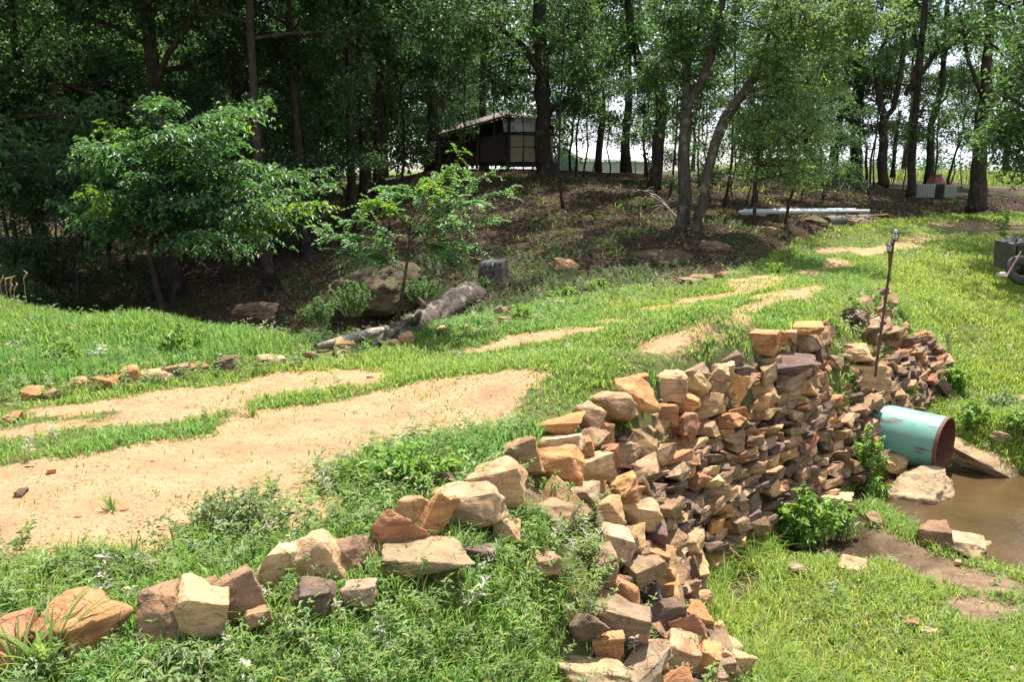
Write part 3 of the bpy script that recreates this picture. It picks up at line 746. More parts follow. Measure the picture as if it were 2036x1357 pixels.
# grass --------------------------------------------------------------
MOUND = [(-900,540),(0,575),(300,628),(600,688),(655,700),(560,715),(300,748),(0,775),(-900,830)]
DRIVE = [(-600,760),(0,780),(300,745),(600,715),(800,685),(1050,635),(1300,575),(1500,540),(1640,480),(1760,445),(2036,440),(2036,470),(1850,480),(1760,560),(1600,640),(1500,690),(1330,735),(1180,800),(1100,850),(950,870),(600,960),(400,1060),(0,1100),(-600,1150)]
NEARW = [(-300,1110),(0,1090),(300,1120),(370,1060),(430,1010),(600,980),(600,940),(750,880),(1000,840),(1080,850),(960,950),(780,1040),(560,1110),(300,1190),(0,1260),(-300,1300)]
BANKP = [(-300,1290),(300,1260),(640,1190),(760,1130),(950,1080),(1010,1010),(1140,1010),(1130,1240),(1120,1420),(-300,1420)]
wallpoly = [(p.x, p.y) for p in WTOP[3:]] + [(p.x, p.y) for p in reversed(WTOE)] + [(WTOP[0].x, WTOP[0].y), (WTOP[1].x, WTOP[1].y)]
g = np.random.default_rng(21)
def sample(x0, x1, y0, y1, dens):
    n = int((x1 - x0) * (y1 - y0) * dens); return g.uniform(x0, x1, n), g.uniform(y0, y1, n)
def cull(x, y, z, mx=260, my=140):
    px, py = proj(x, y, z); return px, py, (px > -mx) & (px < 2036 + mx) & (py < 1357 + my)
OC = np.array(OCC)
def not_on_stone(x, y, k=.9):
    ok = np.ones(len(x), bool)
    for a, b, r_ in OC: ok &= (x - a) ** 2 + (y - b) ** 2 > (r_ * k) ** 2
    return ok
bx, by = [], []
for (x0, x1, y0, y1, dd) in [(-4,3.2,1.6,4.2,7000),(-5,6,4.2,6.5,6000),(-8,8,6.5,10,4200),(-9,12,10,15,2400),(-3,16,15,24,900)]:
    a, b = sample(x0, x1, y0, y1, dd); bx.append(a); by.append(b)
x = np.concatenate(bx); y = np.concatenate(by); z = H(x, y); px, py, vis = cull(x, y, z)
sm = look(SMASK, x, y); wm = look(WMASK, x, y)
pn = fbm(x * 1.7, y * 1.7, 3); pn2 = fbm(x * .6 + 40, y * .6, 3)
smc = np.clip(sm + (fbm(x * 9, y * 9, 2) - .5) * .9, 0, 1)
pr = np.where(sm > .80, .006 + .09 * np.clip((fbm(x * 2.6 + 5, y * 2.6, 3) - .56) * 6, 0, 1), np.clip(1.12 - smc * 1.25, .04, 1.))
pr = np.where((sm > .6) & (y > 8), np.maximum(pr, .30 * np.clip((pn - .35) * 5, .15, 1)), pr)
pr = pr * 1.0 * np.where(wm, np.where(pn > .66, .07, .004), 1.)
pr *= np.where(inpoly(x, y, wallpoly), np.where(px > 1640, .5, .05), 1.); pr *= np.where(z < -1.475, 0, 1)
indrive = inpoly(px, py, DRIVE); inm = inpoly(px, py, MOUND)
pr *= np.where(indrive, np.clip(.45 + (pn - .38) * 4, .28, 1), 1.)
right = (px > 1400) & ~indrive & ~inm
pr *= np.where(right, np.clip(.65 + (pn - .4) * 4, .4, 1), 1.)
fardrive = indrive & (y > 14); pr *= np.where(fardrive, .6, 1)
keepm = vis & (g.random(len(x)) < pr) & not_on_stone(x, y)
x, y, z, px, py, pn, pn2, inm, indrive, right, wm, sm = [a[keepm] for a in (x, y, z, px, py, pn, pn2, inm, indrive, right, wm, sm)]
ex, ey = sample(9, 34, 29, 42, 40); ez = H(ex, ey); epx, epy = proj(ex, ey, ez); fz = np.zeros(len(ex), bool)
x, y, z, px, py = [np.concatenate(a) for a in ((x, ex), (y, ey), (z, ez), (px, epx), (py, epy))]; pn = np.r_[pn, np.full(len(ex), .5)]; pn2 = np.r_[pn2, np.full(len(ex), .5)]
inm = np.r_[inm, fz]; indrive = np.r_[indrive, fz]; right = np.r_[right, ~fz]; wm = np.r_[wm, fz]; sm = np.r_[sm, fz * 0.]; nfar = len(ex)
n = len(x); print('grass blades', n)
hgt = np.where(inm, g.uniform(.05, .19, n), np.where(indrive, g.uniform(.025, .075, n), np.where(right, g.uniform(.04, .12, n), g.uniform(.05, .14, n))))
hgt *= (.6 + .8 * pn); hgt = np.where(sm > .5, g.uniform(.015, .045, n), hgt); hgt = np.where(right & (py > 1000) & (px < 1560), hgt * 1.9, hgt)
hgt[-nfar:] = g.uniform(.1, .4, nfar)
wd = .0022 * (1 + y / 5.) * np.where(inm, 1.2, 1) * g.uniform(.7, 1.4, n)
az = g.uniform(0, 2 * pi, n); lean = g.uniform(.15, 1.1, n); lean = np.where(inm, lean * .6, lean)
dx, dy = np.cos(az), np.sin(az); sxv, syv = -dy, dx
base = np.c_[x, y, z - .008]; S = np.c_[sxv, syv, np.zeros(n)] * wd[:, None]; D = np.c_[dx, dy, np.zeros(n)]
mid = base + D * (hgt * lean * .35)[:, None] + np.array([0, 0, 1.]) * (hgt * .62)[:, None]
tip = base + D * (hgt * lean)[:, None] + np.array([0, 0, 1.]) * (hgt * np.clip(1.05 - lean * .35, .3, 1))[:, None]
v = np.stack([base - S, base + S, mid + S * .8, mid - S * .8, tip], 1).reshape(-1, 3)
q = np.arange(n)[:, None] * 5
yel = np.clip(np.where(right, .85, np.where(indrive, .55, .1)) + (pn2 - .5) * 1.6, 0, 1)[:, None]
c = (1 - yel) * np.array([.78, 1.0, .95]) + yel * np.array([1.28, 1.17, .82])
c = c * g.uniform(.75, 1.3, (n, 1)); straw = g.random(n) < np.where(right, .10, .035); c[straw] = np.array([2.3, 1.35, 1.6]); c[-nfar:] *= .6
me = new_mesh('grass', v, [q + np.array([0, 1, 2, 3]), q + np.array([3, 2, 4])], np.repeat(c, 5, 0))
tag(link('grass', me, mat=ML_grass), 'bright green short grass over the drive, mound and lawn', 'grass', kind='stuff')

# leafy weeds ----------------------------------------------------------
def sprig(r, h=.16, nl=14, leaf=.045, width=.32, spread=.5, rows=1):
    A = Acc(); f = np.sort(r.uniform(.12, 1, nl)); az = np.arange(nl) * 2.4 + r.uniform(0, 6)
    lx = r.normal() * spread * h; ly = r.normal() * spread * h
    p = np.c_[lx * f ** 1.5, ly * f ** 1.5, f * h]; el = r.uniform(.1, .8, nl)
    ax = np.c_[np.cos(az) * np.cos(el), np.sin(az) * np.cos(el), np.sin(el)]
    leaves(A, p, ax, np.tile([0, 0, 1.], (nl, 1)), leaf * (1.25 - .6 * f) * r.uniform(.75, 1.2, nl), width=width, col=leafcol(nl, r, .2), droop=.25)
    w_ = .0022; st = np.array([[0,0,0],[w_,w_,0],[lx*.35,ly*.35,h*.5],[lx*.35+w_,ly*.35+w_,h*.5],[lx,ly,h]])
    A.add(st, [np.array([[0,1,3],[0,3,2],[2,3,4]])], np.tile([.9,.8,.6], (5,1)))
    return np.concatenate(A.v), np.concatenate([a for b in A.f.values() for a in b]), np.concatenate(A.c)
def scatter(A, tm, x, y, z, s, col, tilt=.2):
    k = len(tm); pick = g.integers(0, k, len(x))
    for i in range(k):
        m_ = pick == i; n = m_.sum()
        if not n: continue
        v, f, c = tm[i]; a = g.uniform(0, 2 * pi, n); ca, sa = np.cos(a), np.sin(a); ss = s[m_]
        tx, ty = g.normal(size=n) * tilt, g.normal(size=n) * tilt
        X = (v[None, :, 0] * ca[:, None] - v[None, :, 1] * sa[:, None] + v[None, :, 2] * tx[:, None]) * ss[:, None] + x[m_][:, None]
        Y = (v[None, :, 0] * sa[:, None] + v[None, :, 1] * ca[:, None] + v[None, :, 2] * ty[:, None]) * ss[:, None] + y[m_][:, None]
        Z = v[None, :, 2] * ss[:, None] + z[m_][:, None]
        F = (f[None] + (np.arange(n) * len(v))[:, None, None]).reshape(-1, 3)
        A.add(np.stack([X, Y, Z], -1).reshape(-1, 3), [F], (c[None] * col[m_][:, None, :]).reshape(-1, 3))
W = np.random.default_rng(5)
SPR = [sprig(W, h=W.uniform(.10, .2), nl=int(W.integers(10, 20)), leaf=W.uniform(.03, .055), width=W.uniform(.2, .4)) for _ in range(10)]
xs, ys = [], []
for (x0, x1, y0, y1, dd) in [(-4,3.2,1.6,4.4,620),(-5,7,4.4,7,330),(-8,9,7,11,170),(-8,12,11,17,150)]:
    a, b = sample(x0, x1, y0, y1, dd); xs.append(a); ys.append(b)
x = np.concatenate(xs); y = np.concatenate(ys); z = H(x, y); px, py, vis = cull(x, y, z)
sm = look(SMASK, x, y); wm = look(WMASK, x, y); pn = fbm(x * 1.5 + 70, y * 1.5, 3)
near = inpoly(px, py, NEARW); bank = inpoly(px, py, BANKP); inm = inpoly(px, py, MOUND); indr = inpoly(px, py, DRIVE) & ~near
edge = (np.abs(py - np.interp(px, [0, 300, 600, 800, 1050, 1300, 1500], [790, 755, 722, 690, 640, 580, 545])) < 16) & (px < 1500)
inw = inpoly(x, y, wallpoly)
pr = np.where(near, .9, np.where(bank, .95, np.where(inm, .35 * (pn > .5) + .08, np.where(edge, .7, np.where(indr, .03, .14)))))
pr = np.where(inw, np.where((px < 1200) & (py > 880), .75 * (pn > .42), np.where((px > 1640) & (pn > .42), .7, .14 * (pn > .45))), pr); z = z + np.where(inw, .07, 0)
pr = np.where((px > 1760) & (py > 700) & (py < 920), .7 * (pn > .42), pr)
pr *= np.where((sm > .55) & ~near, .03, 1) * np.where((sm > .55) & near, .25, 1) * np.where(z < -1.47, 0, 1)
rav = (px > 560) & (px < 1250) & (y < 16)
pr = np.where(wm, np.where(pn > np.where(rav, .44, .60), .8, .04) * np.where(y < 16, 1, .3), pr)
kp = vis & (W.random(len(x)) < pr) & not_on_stone(x, y, .8)
x, y, z, px, pn, wm, inm = [a[kp] for a in (x, y, z, px, pn, wm, inm)]; n = len(x); print('weeds', n)
c = np.ones((n, 3)) * W.uniform(.75, 1.2, (n, 1)); pal = W.random(n) < .10
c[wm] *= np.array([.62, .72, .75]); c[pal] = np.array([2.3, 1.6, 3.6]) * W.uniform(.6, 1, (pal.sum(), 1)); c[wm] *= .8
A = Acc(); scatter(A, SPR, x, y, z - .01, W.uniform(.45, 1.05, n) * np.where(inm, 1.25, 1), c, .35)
tag(link('weeds', A.mesh('weeds'), mat=ML_weed), 'low leafy weeds among the stones and along the drive edges', 'weeds', kind='stuff')
# leaf litter and small debris
x, y = sample(-14, 16, 10.5, 26, 230); z = H(x, y); wm = look(WMASK, x, y); px, py, vis = cull(x, y, z); kp = vis & wm
x, y, z = x[kp], y[kp], z[kp]; n = len(x)
A = Acc(); ax = np.c_[W.normal(size=n), W.normal(size=n), W.normal(size=n) * .25]; nr = np.c_[W.normal(size=n) * .4, W.normal(size=n) * .4, np.ones(n)]
pick = np.array([[.16,.09,.05],[.30,.20,.12],[.09,.05,.03],[.42,.32,.22],[.22,.10,.05]])[W.integers(0, 5, n)]
leaves(A, np.c_[x, y, z + .012], ax, nr, W.uniform(.03, .075, n), col=pick * .62)
tag(link('leaf_litter', A.mesh('leaf_litter'), mat=ML_lit), 'brown fallen leaves covering the wooded hillside', 'leaf litter', kind='stuff')
# crumbs and pebbles on the sand and shore
x, y = sample(-5, 6, 2.6, 9, 330); z = H(x, y); sm = look(SMASK, x, y); px, py, vis = cull(x, y, z); cl = fbm(x * 1.3, y * 1.3, 3)
kp = vis & (sm > .5) & (W.random(len(x)) < np.clip((cl - .42) * 5, .05, 1)) & ~inpoly(x, y, wallpoly); A = Acc()
for a, b, c_ in zip(x[kp], y[kp], z[kp]):
    v_, t_ = STL[rr.randrange(8)]; s_ = rr.uniform(.005, .014) if rr.random() < .97 else rr.uniform(.02, .045)
    A.add(v_ * s_ * np.array([1.3, 1, .5]) + np.array([a, b, c_]), [t_], col_of(rr.choice(['brown', 'tan', 'tan', 'red', 'grey']), rr)[:3])
tag(link('pebbles', A.mesh('pebbles'), mat=MSA), 'small pebbles and soil crumbs on sandy ground', 'pebbles', kind='stuff')

# ------------------------------------------------------------------ loose stones and boulders of the place
def loose(px, py, wp, hp, kc, sd, label, cat='stone', group='loose stones along the drive edge and shore', depth=.9, roll=0, sink=.25, yaw=None, Y=None):
    g0 = hit(px, py + hp * .45) if Y is None else P(px, py + hp * .45, Y=Y)
    m = (g0.y * CT - (g0.z - CZ) * ST) / F; e_ = 1.22 if px < 1130 and wp < 60 else 1; wdt = wp * m * 1.15 * e_; hgt = hp * m * 1.2 * e_
    c = Vector((g0.x, g0.y + wdt * depth * .3, g0.z + hgt * (.5 - sink * .6)))
    ya = math.atan2(-c.x, c.y) if yaw is None else yaw
    return put_stone(c, (wdt, wdt * depth, hgt * 1.15), (rr.uniform(-.1, .1), -R(roll), ya), kc, label, group, name=cat, seed=sd, mesh=(BLD[sd % len(BLD)] if cat == 'boulder' and sd != 9 else None))
for a in [(22,836,34,12,'orange',1,"flat reddish stone farthest out on the drive's mound side"),(60,789,48,14,'orange',3,"flat orange stone at the left start of the mound edge row"),
    (98,787,26,11,'brown',5,"small brown stone beside the flat orange one by the mound"),(150,767,38,15,'tan',7,"flat tan stone before the mound grass, left of an orange pair"),
    (207,764,44,24,'orange',9,"rusty stone half hidden in the mound edge grass"),(256,754,34,26,'orange',11,"rounded orange stone standing up in the mound edge row"),
    (300,753,46,18,'tan',13,"low tan stone between the round orange and brown stones"),(343,744,44,20,'brown',15,"brown sloping stone in the middle of the mound edge row"),
    (388,739,40,13,'orange',17,"flat orange stone between brown and dark stones by the mound"),(448,732,44,22,'dark',19,"dark brown angular stone by the mound's right end"),
    (533,723,48,14,'pale',21,"pale flat stone before the mound's low right end"),(620,715,30,17,'brown',23,"small dark brown stone left of the log's tip"),
    (684,699,34,22,'tan',2,"tan stone beside the bleached log tip"),(806,679,26,20,'tan',4,"tan stone right of the sapling's foot"),(780,688,30,12,'tan',6,"low tan stone at the sapling's foot"),
    (880,664,26,15,'tan',8,"small tan stone under the middle of the log"),(915,655,34,10,'grey',10,"flat stone between log and drive"),(1002,630,34,26,'grey',12,"grey stone standing where weeds meet the drive"),
    (1000,642,26,11,'orange',14,"small orange stone in front of the grey standing stone"),(1122,608,36,11,'tan',16,"flat tan stone beside tall edge weeds"),
    (1432,552,24,13,'grey',18,"rounded grey stone at the bank's foot by the drive bend"),(1455,547,36,9,'tan',20,"flat stone right of the rounded grey stone at the bank"),(1400,556,50,9,'brown',22,"long brown stone at the bank's foot"),
    (1375,562,50,12,'brown',21,"low brown ledge stone at the far drive edge"),
    (1742,1040,36,20,'brown',3,"small brown stone by the shore's left end"),(1868,1072,64,42,'brown',5,"brown wedge stone at the near edge of the pool"),
    (1920,1092,86,34,'pale',13,"low pale boulder at the near edge of the pool"),(1955,1088,42,20,'grey',9,"small grey stone behind the low pale boulder"),
    (1700,1138,66,18,'tan',25,"flat tan stone flush with the lawn near the leafy plant"),(1815,1247,28,16,'red',15,"small maroon stone alone on the lawn"),(1906,1125,16,10,'tan',17,"pebble sized tan stone on the shore mud"),
    (1590,1140,44,18,'grey',18,"grey stone in tall grass at the wall toe"),(1850,1265,30,10,'pale',19,"pale stone chip in lawn below the maroon stone"),
    (40,985,24,10,'dark',1,"dark clod lying on the sandy wheel track"),(100,940,14,8,'orange',2,"small orange pebble on the sandy track edge"),
    (1170,436,12,12,'pale',8,"small pale stone upright on the shaded slope"),(1640,990,60,14,'brown',6,"brown stone under the flat topped pale boulder")]:
    loose(*a[:7])
BG = 'boulders by the pool and slope'
def boulder(px, py, wp, hp, kc, sd, label, **k): return loose(px, py, wp, hp, kc, sd, label, cat='boulder', group=BG, **k)
boulder(1829,988,132,66,'grey',14,"rounded grey tan boulder standing in the pool before the pipe", depth=.95, roll=6, sink=.5)
loose(1985,918,178,58,'grey',9,"broad flat topped brown boulder across the water from the pipe", cat='boulder', group=BG, depth=1.0, roll=-8, sink=.4)
boulder(1775,930,60,30,'tan',3,"small tan boulder between leafy plant and pipe", sink=.3)
boulder(2030,1052,44,10,'dark',6,"dark rock just breaking the pool surface", sink=.2)
boulder(2030,800,26,16,'grey',12,"grey boulder in vines above the far shore")
boulder(1990,880,40,22,'grey',16,"small grey boulder among vines on the far shore")
boulder(745,588,165,84,'moss',17,"big mossy brown boulder on the ravine slope behind the sapling", Y=13.2, depth=.9, roll=12)
boulder(990,522,95,26,'moss',9,"mossy flat boulder behind the cut stump", Y=15)
boulder(1122,537,40,22,'tan',11,"low tan boulder on the shaded slope right of the stump", Y=14.2)
boulder(505,622,80,26,'dark',20,"flat grey slab deep in the dark ravine", Y=12.6)
boulder(1320,532,110,50,'moss',24,"mossy brown outcrop in the bank beside the drive", Y=13.7, depth=1.1)
boulder(1420,512,90,55,'dark',23,"dark outcrop in the bank under the two trees", Y=14.4, depth=1.1)
boulder(1530,476,60,40,'brown',2,"cut brown rock face in the bank behind the drive", Y=15.7)
boulder(1580,478,44,44,'brown',18,"smaller brown rock face in the bank beside the dark hollow", Y=16.0)
boulder(1600,443,90,22,'moss',22,"smooth brown ledge below the stacked white pipes", Y=18.2)
boulder(1700,447,60,22,'grey',4,"grey rock beside the corrugated culvert end", Y=19)
boulder(1755,438,90,22,'dark',8,"low brown mound of rock right of the corrugated culvert", Y=20.5)
boulder(1470,486,70,34,'moss',4,"mossy rock in the bank right below the leaning tree", Y=15.0, sink=.5)
boulder(1500,500,50,26,'dark',3,"dark rock in the bank between mossy rock and cut rock face", Y=15.2, sink=.5)
boulder(1375,520,60,36,'moss',6,"mossy rock left of the dark outcrop in the bank", Y=14.2, sink=.5)
boulder(1560,458,60,22,'dark',1,"dark overhanging rock above the cut rock face", Y=16.6, sink=.4)
boulder(1640,462,44,18,'grey',2,"grey rock where the drive meets the bank hollow", Y=18.3, sink=.4)
boulder(1450,466,50,14,'grey',5,"grey root like rock jutting from the bank top", Y=15.6, sink=.4)

# ------------------------------------------------------------------ culvert pipe
def rust_paint():
    m, n, l, b = M_new('teal_paint'); o = objc(n); mp = N(n, 'Mapping'); mp.inputs['Scale'].default_value = (3.2, 3.2, .8); l.new(o, mp.inputs[0])
    n1 = noise(n, l, mp.outputs[0], 1.5, 6, .7); n2 = noise(n, l, o, 30, 4)
    c = mixc(n, l, ramp(n, l, n2, [(.3, 0), (.7, 1)]), (.11,.30,.24), (.15,.36,.295))
    mp2 = N(n, 'Mapping'); mp2.inputs['Scale'].default_value = (5, 5, 1.3); mp2.inputs['Location'].default_value = (.3,.2,.1); l.new(o, mp2.inputs[0])
    c = mixc(n, l, ramp(n, l, noise(n, l, mp2.outputs[0], 1.6, 6, .65), [(.52, 0), (.60, .9)]), c, (.10,.045,.035))
    c = mixc(n, l, ramp(n, l, n1, [(.45, 0), (.7, .45)]), c, (.30,.31,.23))
    l.new(c, b.inputs['Base Color']); b.inputs['Roughness'].default_value = .55; bump(n, l, n2, b, .15, .004); return m
M_rust = mat_plain('rusty_steel', (.10,.038,.03), (.18,.07,.045), 12, .8, 0, .5)
def ring_pipe(name, r0, r1, z0, z1, mat, parent, n=64):
    b = MB(); V_ = []
    for zz, r_ in ((z0, r0), (z1, r0), (z1, r1), (z0, r1)):
        V_ += [(r_ * cos(2*pi*k/n), r_ * sin(2*pi*k/n), zz) for k in range(n)]
    fs = [(i*n+k, i*n+(k+1)%n, ((i+1)%4)*n+(k+1)%n, ((i+1)%4)*n+k) for i in range(4) for k in range(n)]
    o = b.add(V_, fs).build(name, mat, parent, smooth=True); o.data.set_sharp_from_angle(angle=R(40)); return o
pipe = empty('culvert_pipe', pipe_c); pipe.rotation_euler = Vector((PD.x, PD.y, -.02)).to_track_quat('Z', 'Y').to_euler()
tag(pipe, 'large teal painted steel pipe sticking out of the stone wall over the pool', 'pipe')
ring_pipe('pipe_shell', PR, PR - .012, -2.2, -.035, rust_paint(), pipe)
ring_pipe('rusty_rim', PR + .001, PR - .013, -.035, 0, M_rust, pipe)
ring_pipe('inner_lining', PR - .014, PR - .017, -2.2, -.01, M_rust, pipe)
# water inside the pipe
# ------------------------------------------------------------------ solar lamps on a rod
M_rod = mat_plain('rusty_rod', (.075,.03,.02), (.16,.07,.045), 20, .85); M_blk = mat_plain('black_plastic', (.008,.008,.008), (.02,.018,.018), 10, .5)
mg, n_, l_, b_ = M_new('clear_plastic'); b_.inputs['Base Color'].default_value = (.85,.86,.78,1); b_.inputs['Roughness'].default_value = .25; b_.inputs['Transmission Weight'].default_value = .5
LY = 8.36
def rp(px, py, Y): return P(px, py, Y=Y)
basep = rp(1743, 722, LY); rod_top = rp(1776, 484, LY)
lt = empty('solar_lamp', basep); tag(lt, 'taller solar garden lamp on a rusty rod leaning from the rubble', 'garden lamp', 'solar lamps on the rod')
def loc(o, p): return Vector(p) - o.location
def dense(pts, rad, k, r_, amp):
    P2, R2 = [], []
    for i in range(len(pts) - 1):
        for j in range(k): u = j / k; P2.append(pts[i].lerp(pts[i+1], u)); R2.append((rad[i] * (1-u) + rad[i+1] * u) * (1 + r_.gauss(0, amp)))
    return P2 + [pts[-1]], R2 + [rad[-1]]
def lantern(t, top, s):
    top = loc(t, top); L = MB()
    L.tube([top + Vector((0,0,.078*s)), top + Vector((0,0,.083*s)), top + Vector((0,0,.103*s)), top + Vector((0,0,.115*s))], [.052*s,.052*s,.03*s,.006*s], 16).build('lamp_cap', M_blk, t)
    MB().tube([top + Vector((0,0,.004)), top + Vector((0,0,.077*s))], [.026*s,.036*s], 12).build('lamp_lens', mg, t, smooth=True)
    C_ = MB()
    for k in range(6):
        a = k * pi / 3; C_.tube([top + Vector((cos(a)*.028*s, sin(a)*.028*s, 0)), top + Vector((cos(a)*.039*s, sin(a)*.039*s, .079*s))], .0028*s, 4)
    C_.tube([top + Vector((0,0,-.012)), top + Vector((0,0,.004))], [.012, .031*s], 12); C_.build('lamp_cage', M_blk, t)
MB().tube([loc(lt, basep - Vector((0,0,.15))), loc(lt, basep), loc(lt, rp(1760, 600, LY)), loc(lt, rod_top)], .0135, 8).build('rod', M_rod, lt)
MB().tube([loc(lt, rod_top), loc(lt, rod_top + Vector((.008,0,.02)))], .010, 8).build('lamp_neck', M_blk, lt)
lantern(lt, rod_top + Vector((.014,0,.03)), 1.0)
l2b = rp(1768.5, 560, LY - .03); l2 = empty('solar_lamp', l2b); tag(l2, 'shorter solar garden lamp strapped beside the taller lamp rod', 'garden lamp', 'solar lamps on the rod')
t2 = rp(1768, 501, LY - .03)
MB().tube([loc(l2, l2b), loc(l2, t2)], .011, 8).build('rod', M_rod, l2); lantern(l2, t2, .85)
# ------------------------------------------------------------------ log, driftwood, stump, dead branch
M_bleach = mat_bark('bleached_wood', (.20,.15,.11), (.58,.50,.41), 1.0, (.6,.5,1)); M_log = mat_bark('old_log_bark', (.012,.009,.007), (.20,.165,.14), .9, (.8,.5,1))
lg = empty('fallen_log', P(780, 668, Y=9.2)); tag(lg, 'thick fallen log with patchy bark lying behind the sapling', 'log')
pts = [gh(745,684,10), gh(775,672,15), gh(815,655,18), gh(860,632,22), gh(900,609,25), gh(938,585,27)]
_lp, _lr = dense(pts, [.04,.085,.115,.14,.165,.19], 7, random.Random(5), .05)
MB().tube([loc(lg, p) for p in _lp], _lr, 26, wob=.5).build('trunk', M_log, lg, smooth=True)
for a_, b_ in ((2, (.10,-.16,.16)), (3, (-.14,.02,.20)), (1, (.0,-.14,.10))): MB().tube([loc(lg, pts[a_]), loc(lg, pts[a_] + Vector(b_) * .8), loc(lg, pts[a_] + Vector(b_) * 1.25)], [.05,.04,.022], 8, wob=.4).build('limb_stub', M_log, lg, smooth=True)
MB().tube([loc(lg, pts[-1]), loc(lg, pts[-1] + (pts[-1]-pts[-2]).normalized() * .03)], [.19, .17], 16).build('cut_end', M_bleach, lg)
dw = empty('driftwood_branch', P(636, 697, Y=7.9)); tag(dw, 'pale bleached driftwood branch at the ravine lip with a dark upright snag', 'driftwood')
MB().tube([loc(dw, p) for p in [p + Vector((0,0,.025)) for p in DRIFT]], [.022,.036,.045,.052,.058,.05], 12, wob=.3).build('trunk', M_bleach, dw, smooth=True)
MB().tube([loc(dw, p) for p in [P(742,690,Y=8.5), P(738,665,Y=8.55), P(733,650,Y=8.6), P(737,642,Y=8.6)]], [.05,.045,.03,.012], 10, wob=.4).build('snag', M_log, dw, smooth=True)
MB().tube([loc(dw, p) for p in [P(738,660,Y=8.55), P(752,655,Y=8.6), P(765,648,Y=8.7)]], [.035,.03,.01], 8, wob=.3).build('snag', M_log, dw, smooth=True)
st = empty('tree_stump', P(985, 570, Y=13.7)); tag(st, 'charred cut tree stump with flaring base among ivy on the slope', 'stump')
sb = MB(); s0 = loc(st, P(985, 572, Y=13.7)); sb.tube([s0, s0 + Vector((0,0,.1)), s0 + Vector((-.02,0,.24)), s0 + Vector((-.03,0,.43))], [.42,.30,.235,.215], 18, wob=.35); sb.build('trunk', M_log, st, smooth=True)
MB().tube([s0 + Vector((-.03,0,.425)), s0 + Vector((-.03,0,.45))], [.20,.17], 16, wob=.4).build('cut_top', mat_plain('weathered_cut', (.04,.04,.05), (.12,.12,.14), 14, .9), st)
db = empty('dead_branch', P(1345, 430, Y=16.4)); tag(db, 'bare grey dead branch leaning on the slope beside the forked tree', 'branch'); q_ = random.Random(4)
dm = MB(); mp_ = [P(1345,432,Y=16.4), P(1325,410,Y=16.5), P(1310,392,Y=16.6), P(1285,380,Y=16.7)]; dm.tube([loc(db, p) for p in mp_], [.03,.024,.016,.006], 6)
for k in range(12):
    p0 = mp_[q_.randrange(1, 4)]; d_ = Vector((q_.uniform(-.5,.25), q_.uniform(-.2,.2), q_.uniform(-.15,.3))); dm.tube([loc(db, p0), loc(db, p0 + d_*.5 + Vector((0,0,.03))), loc(db, p0 + d_)], [.010,.007,.003], 4)
dm.build('twigs', M_bleach, db)

# ------------------------------------------------------------------ generic trees (prototypes, copied with shared meshes)
PROTO = [gen_tree(1, 11, 3.2, 3.6, .17, 17, 95, .115), gen_tree(2, 12, 3.8, 3.3, .15, 17, 95, .115), gen_tree(3, 10, 2.6, 3.8, .19, 18, 90, .12),
         gen_tree(4, 9.5, 2.2, 2.8, .10, 15, 85, .10), gen_tree(5, 12.5, 5.0, 3.4, .18, 15, 95, .12), gen_tree(6, 12, 4.6, 4.2, .105, 18, 140, .125)]
BUSH = [gen_tree(11, 4.6, 1.0, 2.1, .05, 13, 90, .085, lean=.5), gen_tree(12, 5.4, 1.5, 2.3, .06, 14, 90, .09, lean=.6)]
SAPL = [gen_tree(21, 5.2, 2.2, 1.0, .026, 9, 26, .075, lean=.35), gen_tree(22, 4.2, 1.5, .8, .020, 8, 22, .07, lean=.45), gen_tree(23, 6.2, 3.0, 1.1, .034, 9, 26, .08, lean=.3)]
def at_px(px, Y):
    x = (px - 1018) / F * (Y * CT + 1.0 * ST)
    return Vector((x, Y, Hs(x, Y) - .05))
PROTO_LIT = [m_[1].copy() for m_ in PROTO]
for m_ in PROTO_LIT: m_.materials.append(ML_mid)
tq = random.Random(31)
NAMED = [ # px, Y, proto, scale, label
 (70,18,0,.95,"dark tree at the far left with its trunk rising from the leaf litter slope"),
 (-60,16,2,.95,"leafy tree half cut by the left frame edge"),
 (180,22,2,.9,"broad leafy oak filling the upper left corner"),
 (330,16.5,2,1.1,"thick dark trunk directly behind the bright leafy tree"),
 (526,15.2,5,1.0,"tree whose lower trunk stands in the ravine right of the bright leafy tree"),
 (487,20,1,1.0,"tall straight trunk above the bright leafy tree's right side"),
 (602,17.8,5,1.0,"leafy oak between the tall straight trunk and the three close trunks"),
 (700,19.8,5,1.0,"leftmost of three close dark trunks left of the shed"),
 (727,23,1,.95,"middle of three close dark trunks left of the shed"),
 (760,24,4,.85,"rightmost of three close dark trunks left of the shed"),
 (860,29,0,1.1,"oak spreading over the shed's open lean-to side"),
 (-240,19,0,1.0,"tree outside the leafy left edge of the woods"),
 (1190,29,3,1.0,"slim trunk in front of the long white roofed building's middle"),
 (1246,29,1,1.05,"straight trunk before the right half of the white roofed building"),
 (1654,30,4,.85,"slender ridge trunk left of the big ridge oak"),
 (1840,27,3,1.2,"slanting trunk behind the red hopper"),
 (2100,17,2,.8,"leafy tree leaning in from the right frame edge"),
 (960,33,1,1.1,"tall oak rising straight behind the shed roof"),
]
allt = []
for px, Y, k, s, lb in NAMED:
    p = at_px(px, Y); allt.append((p.x, p.y))
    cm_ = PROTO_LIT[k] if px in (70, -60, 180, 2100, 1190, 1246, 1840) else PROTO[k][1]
    place_tree('oak_tree', PROTO[k][0], cm_, p, tq.uniform(0, 6.28), s, lb, 'oaks of the wood edge')
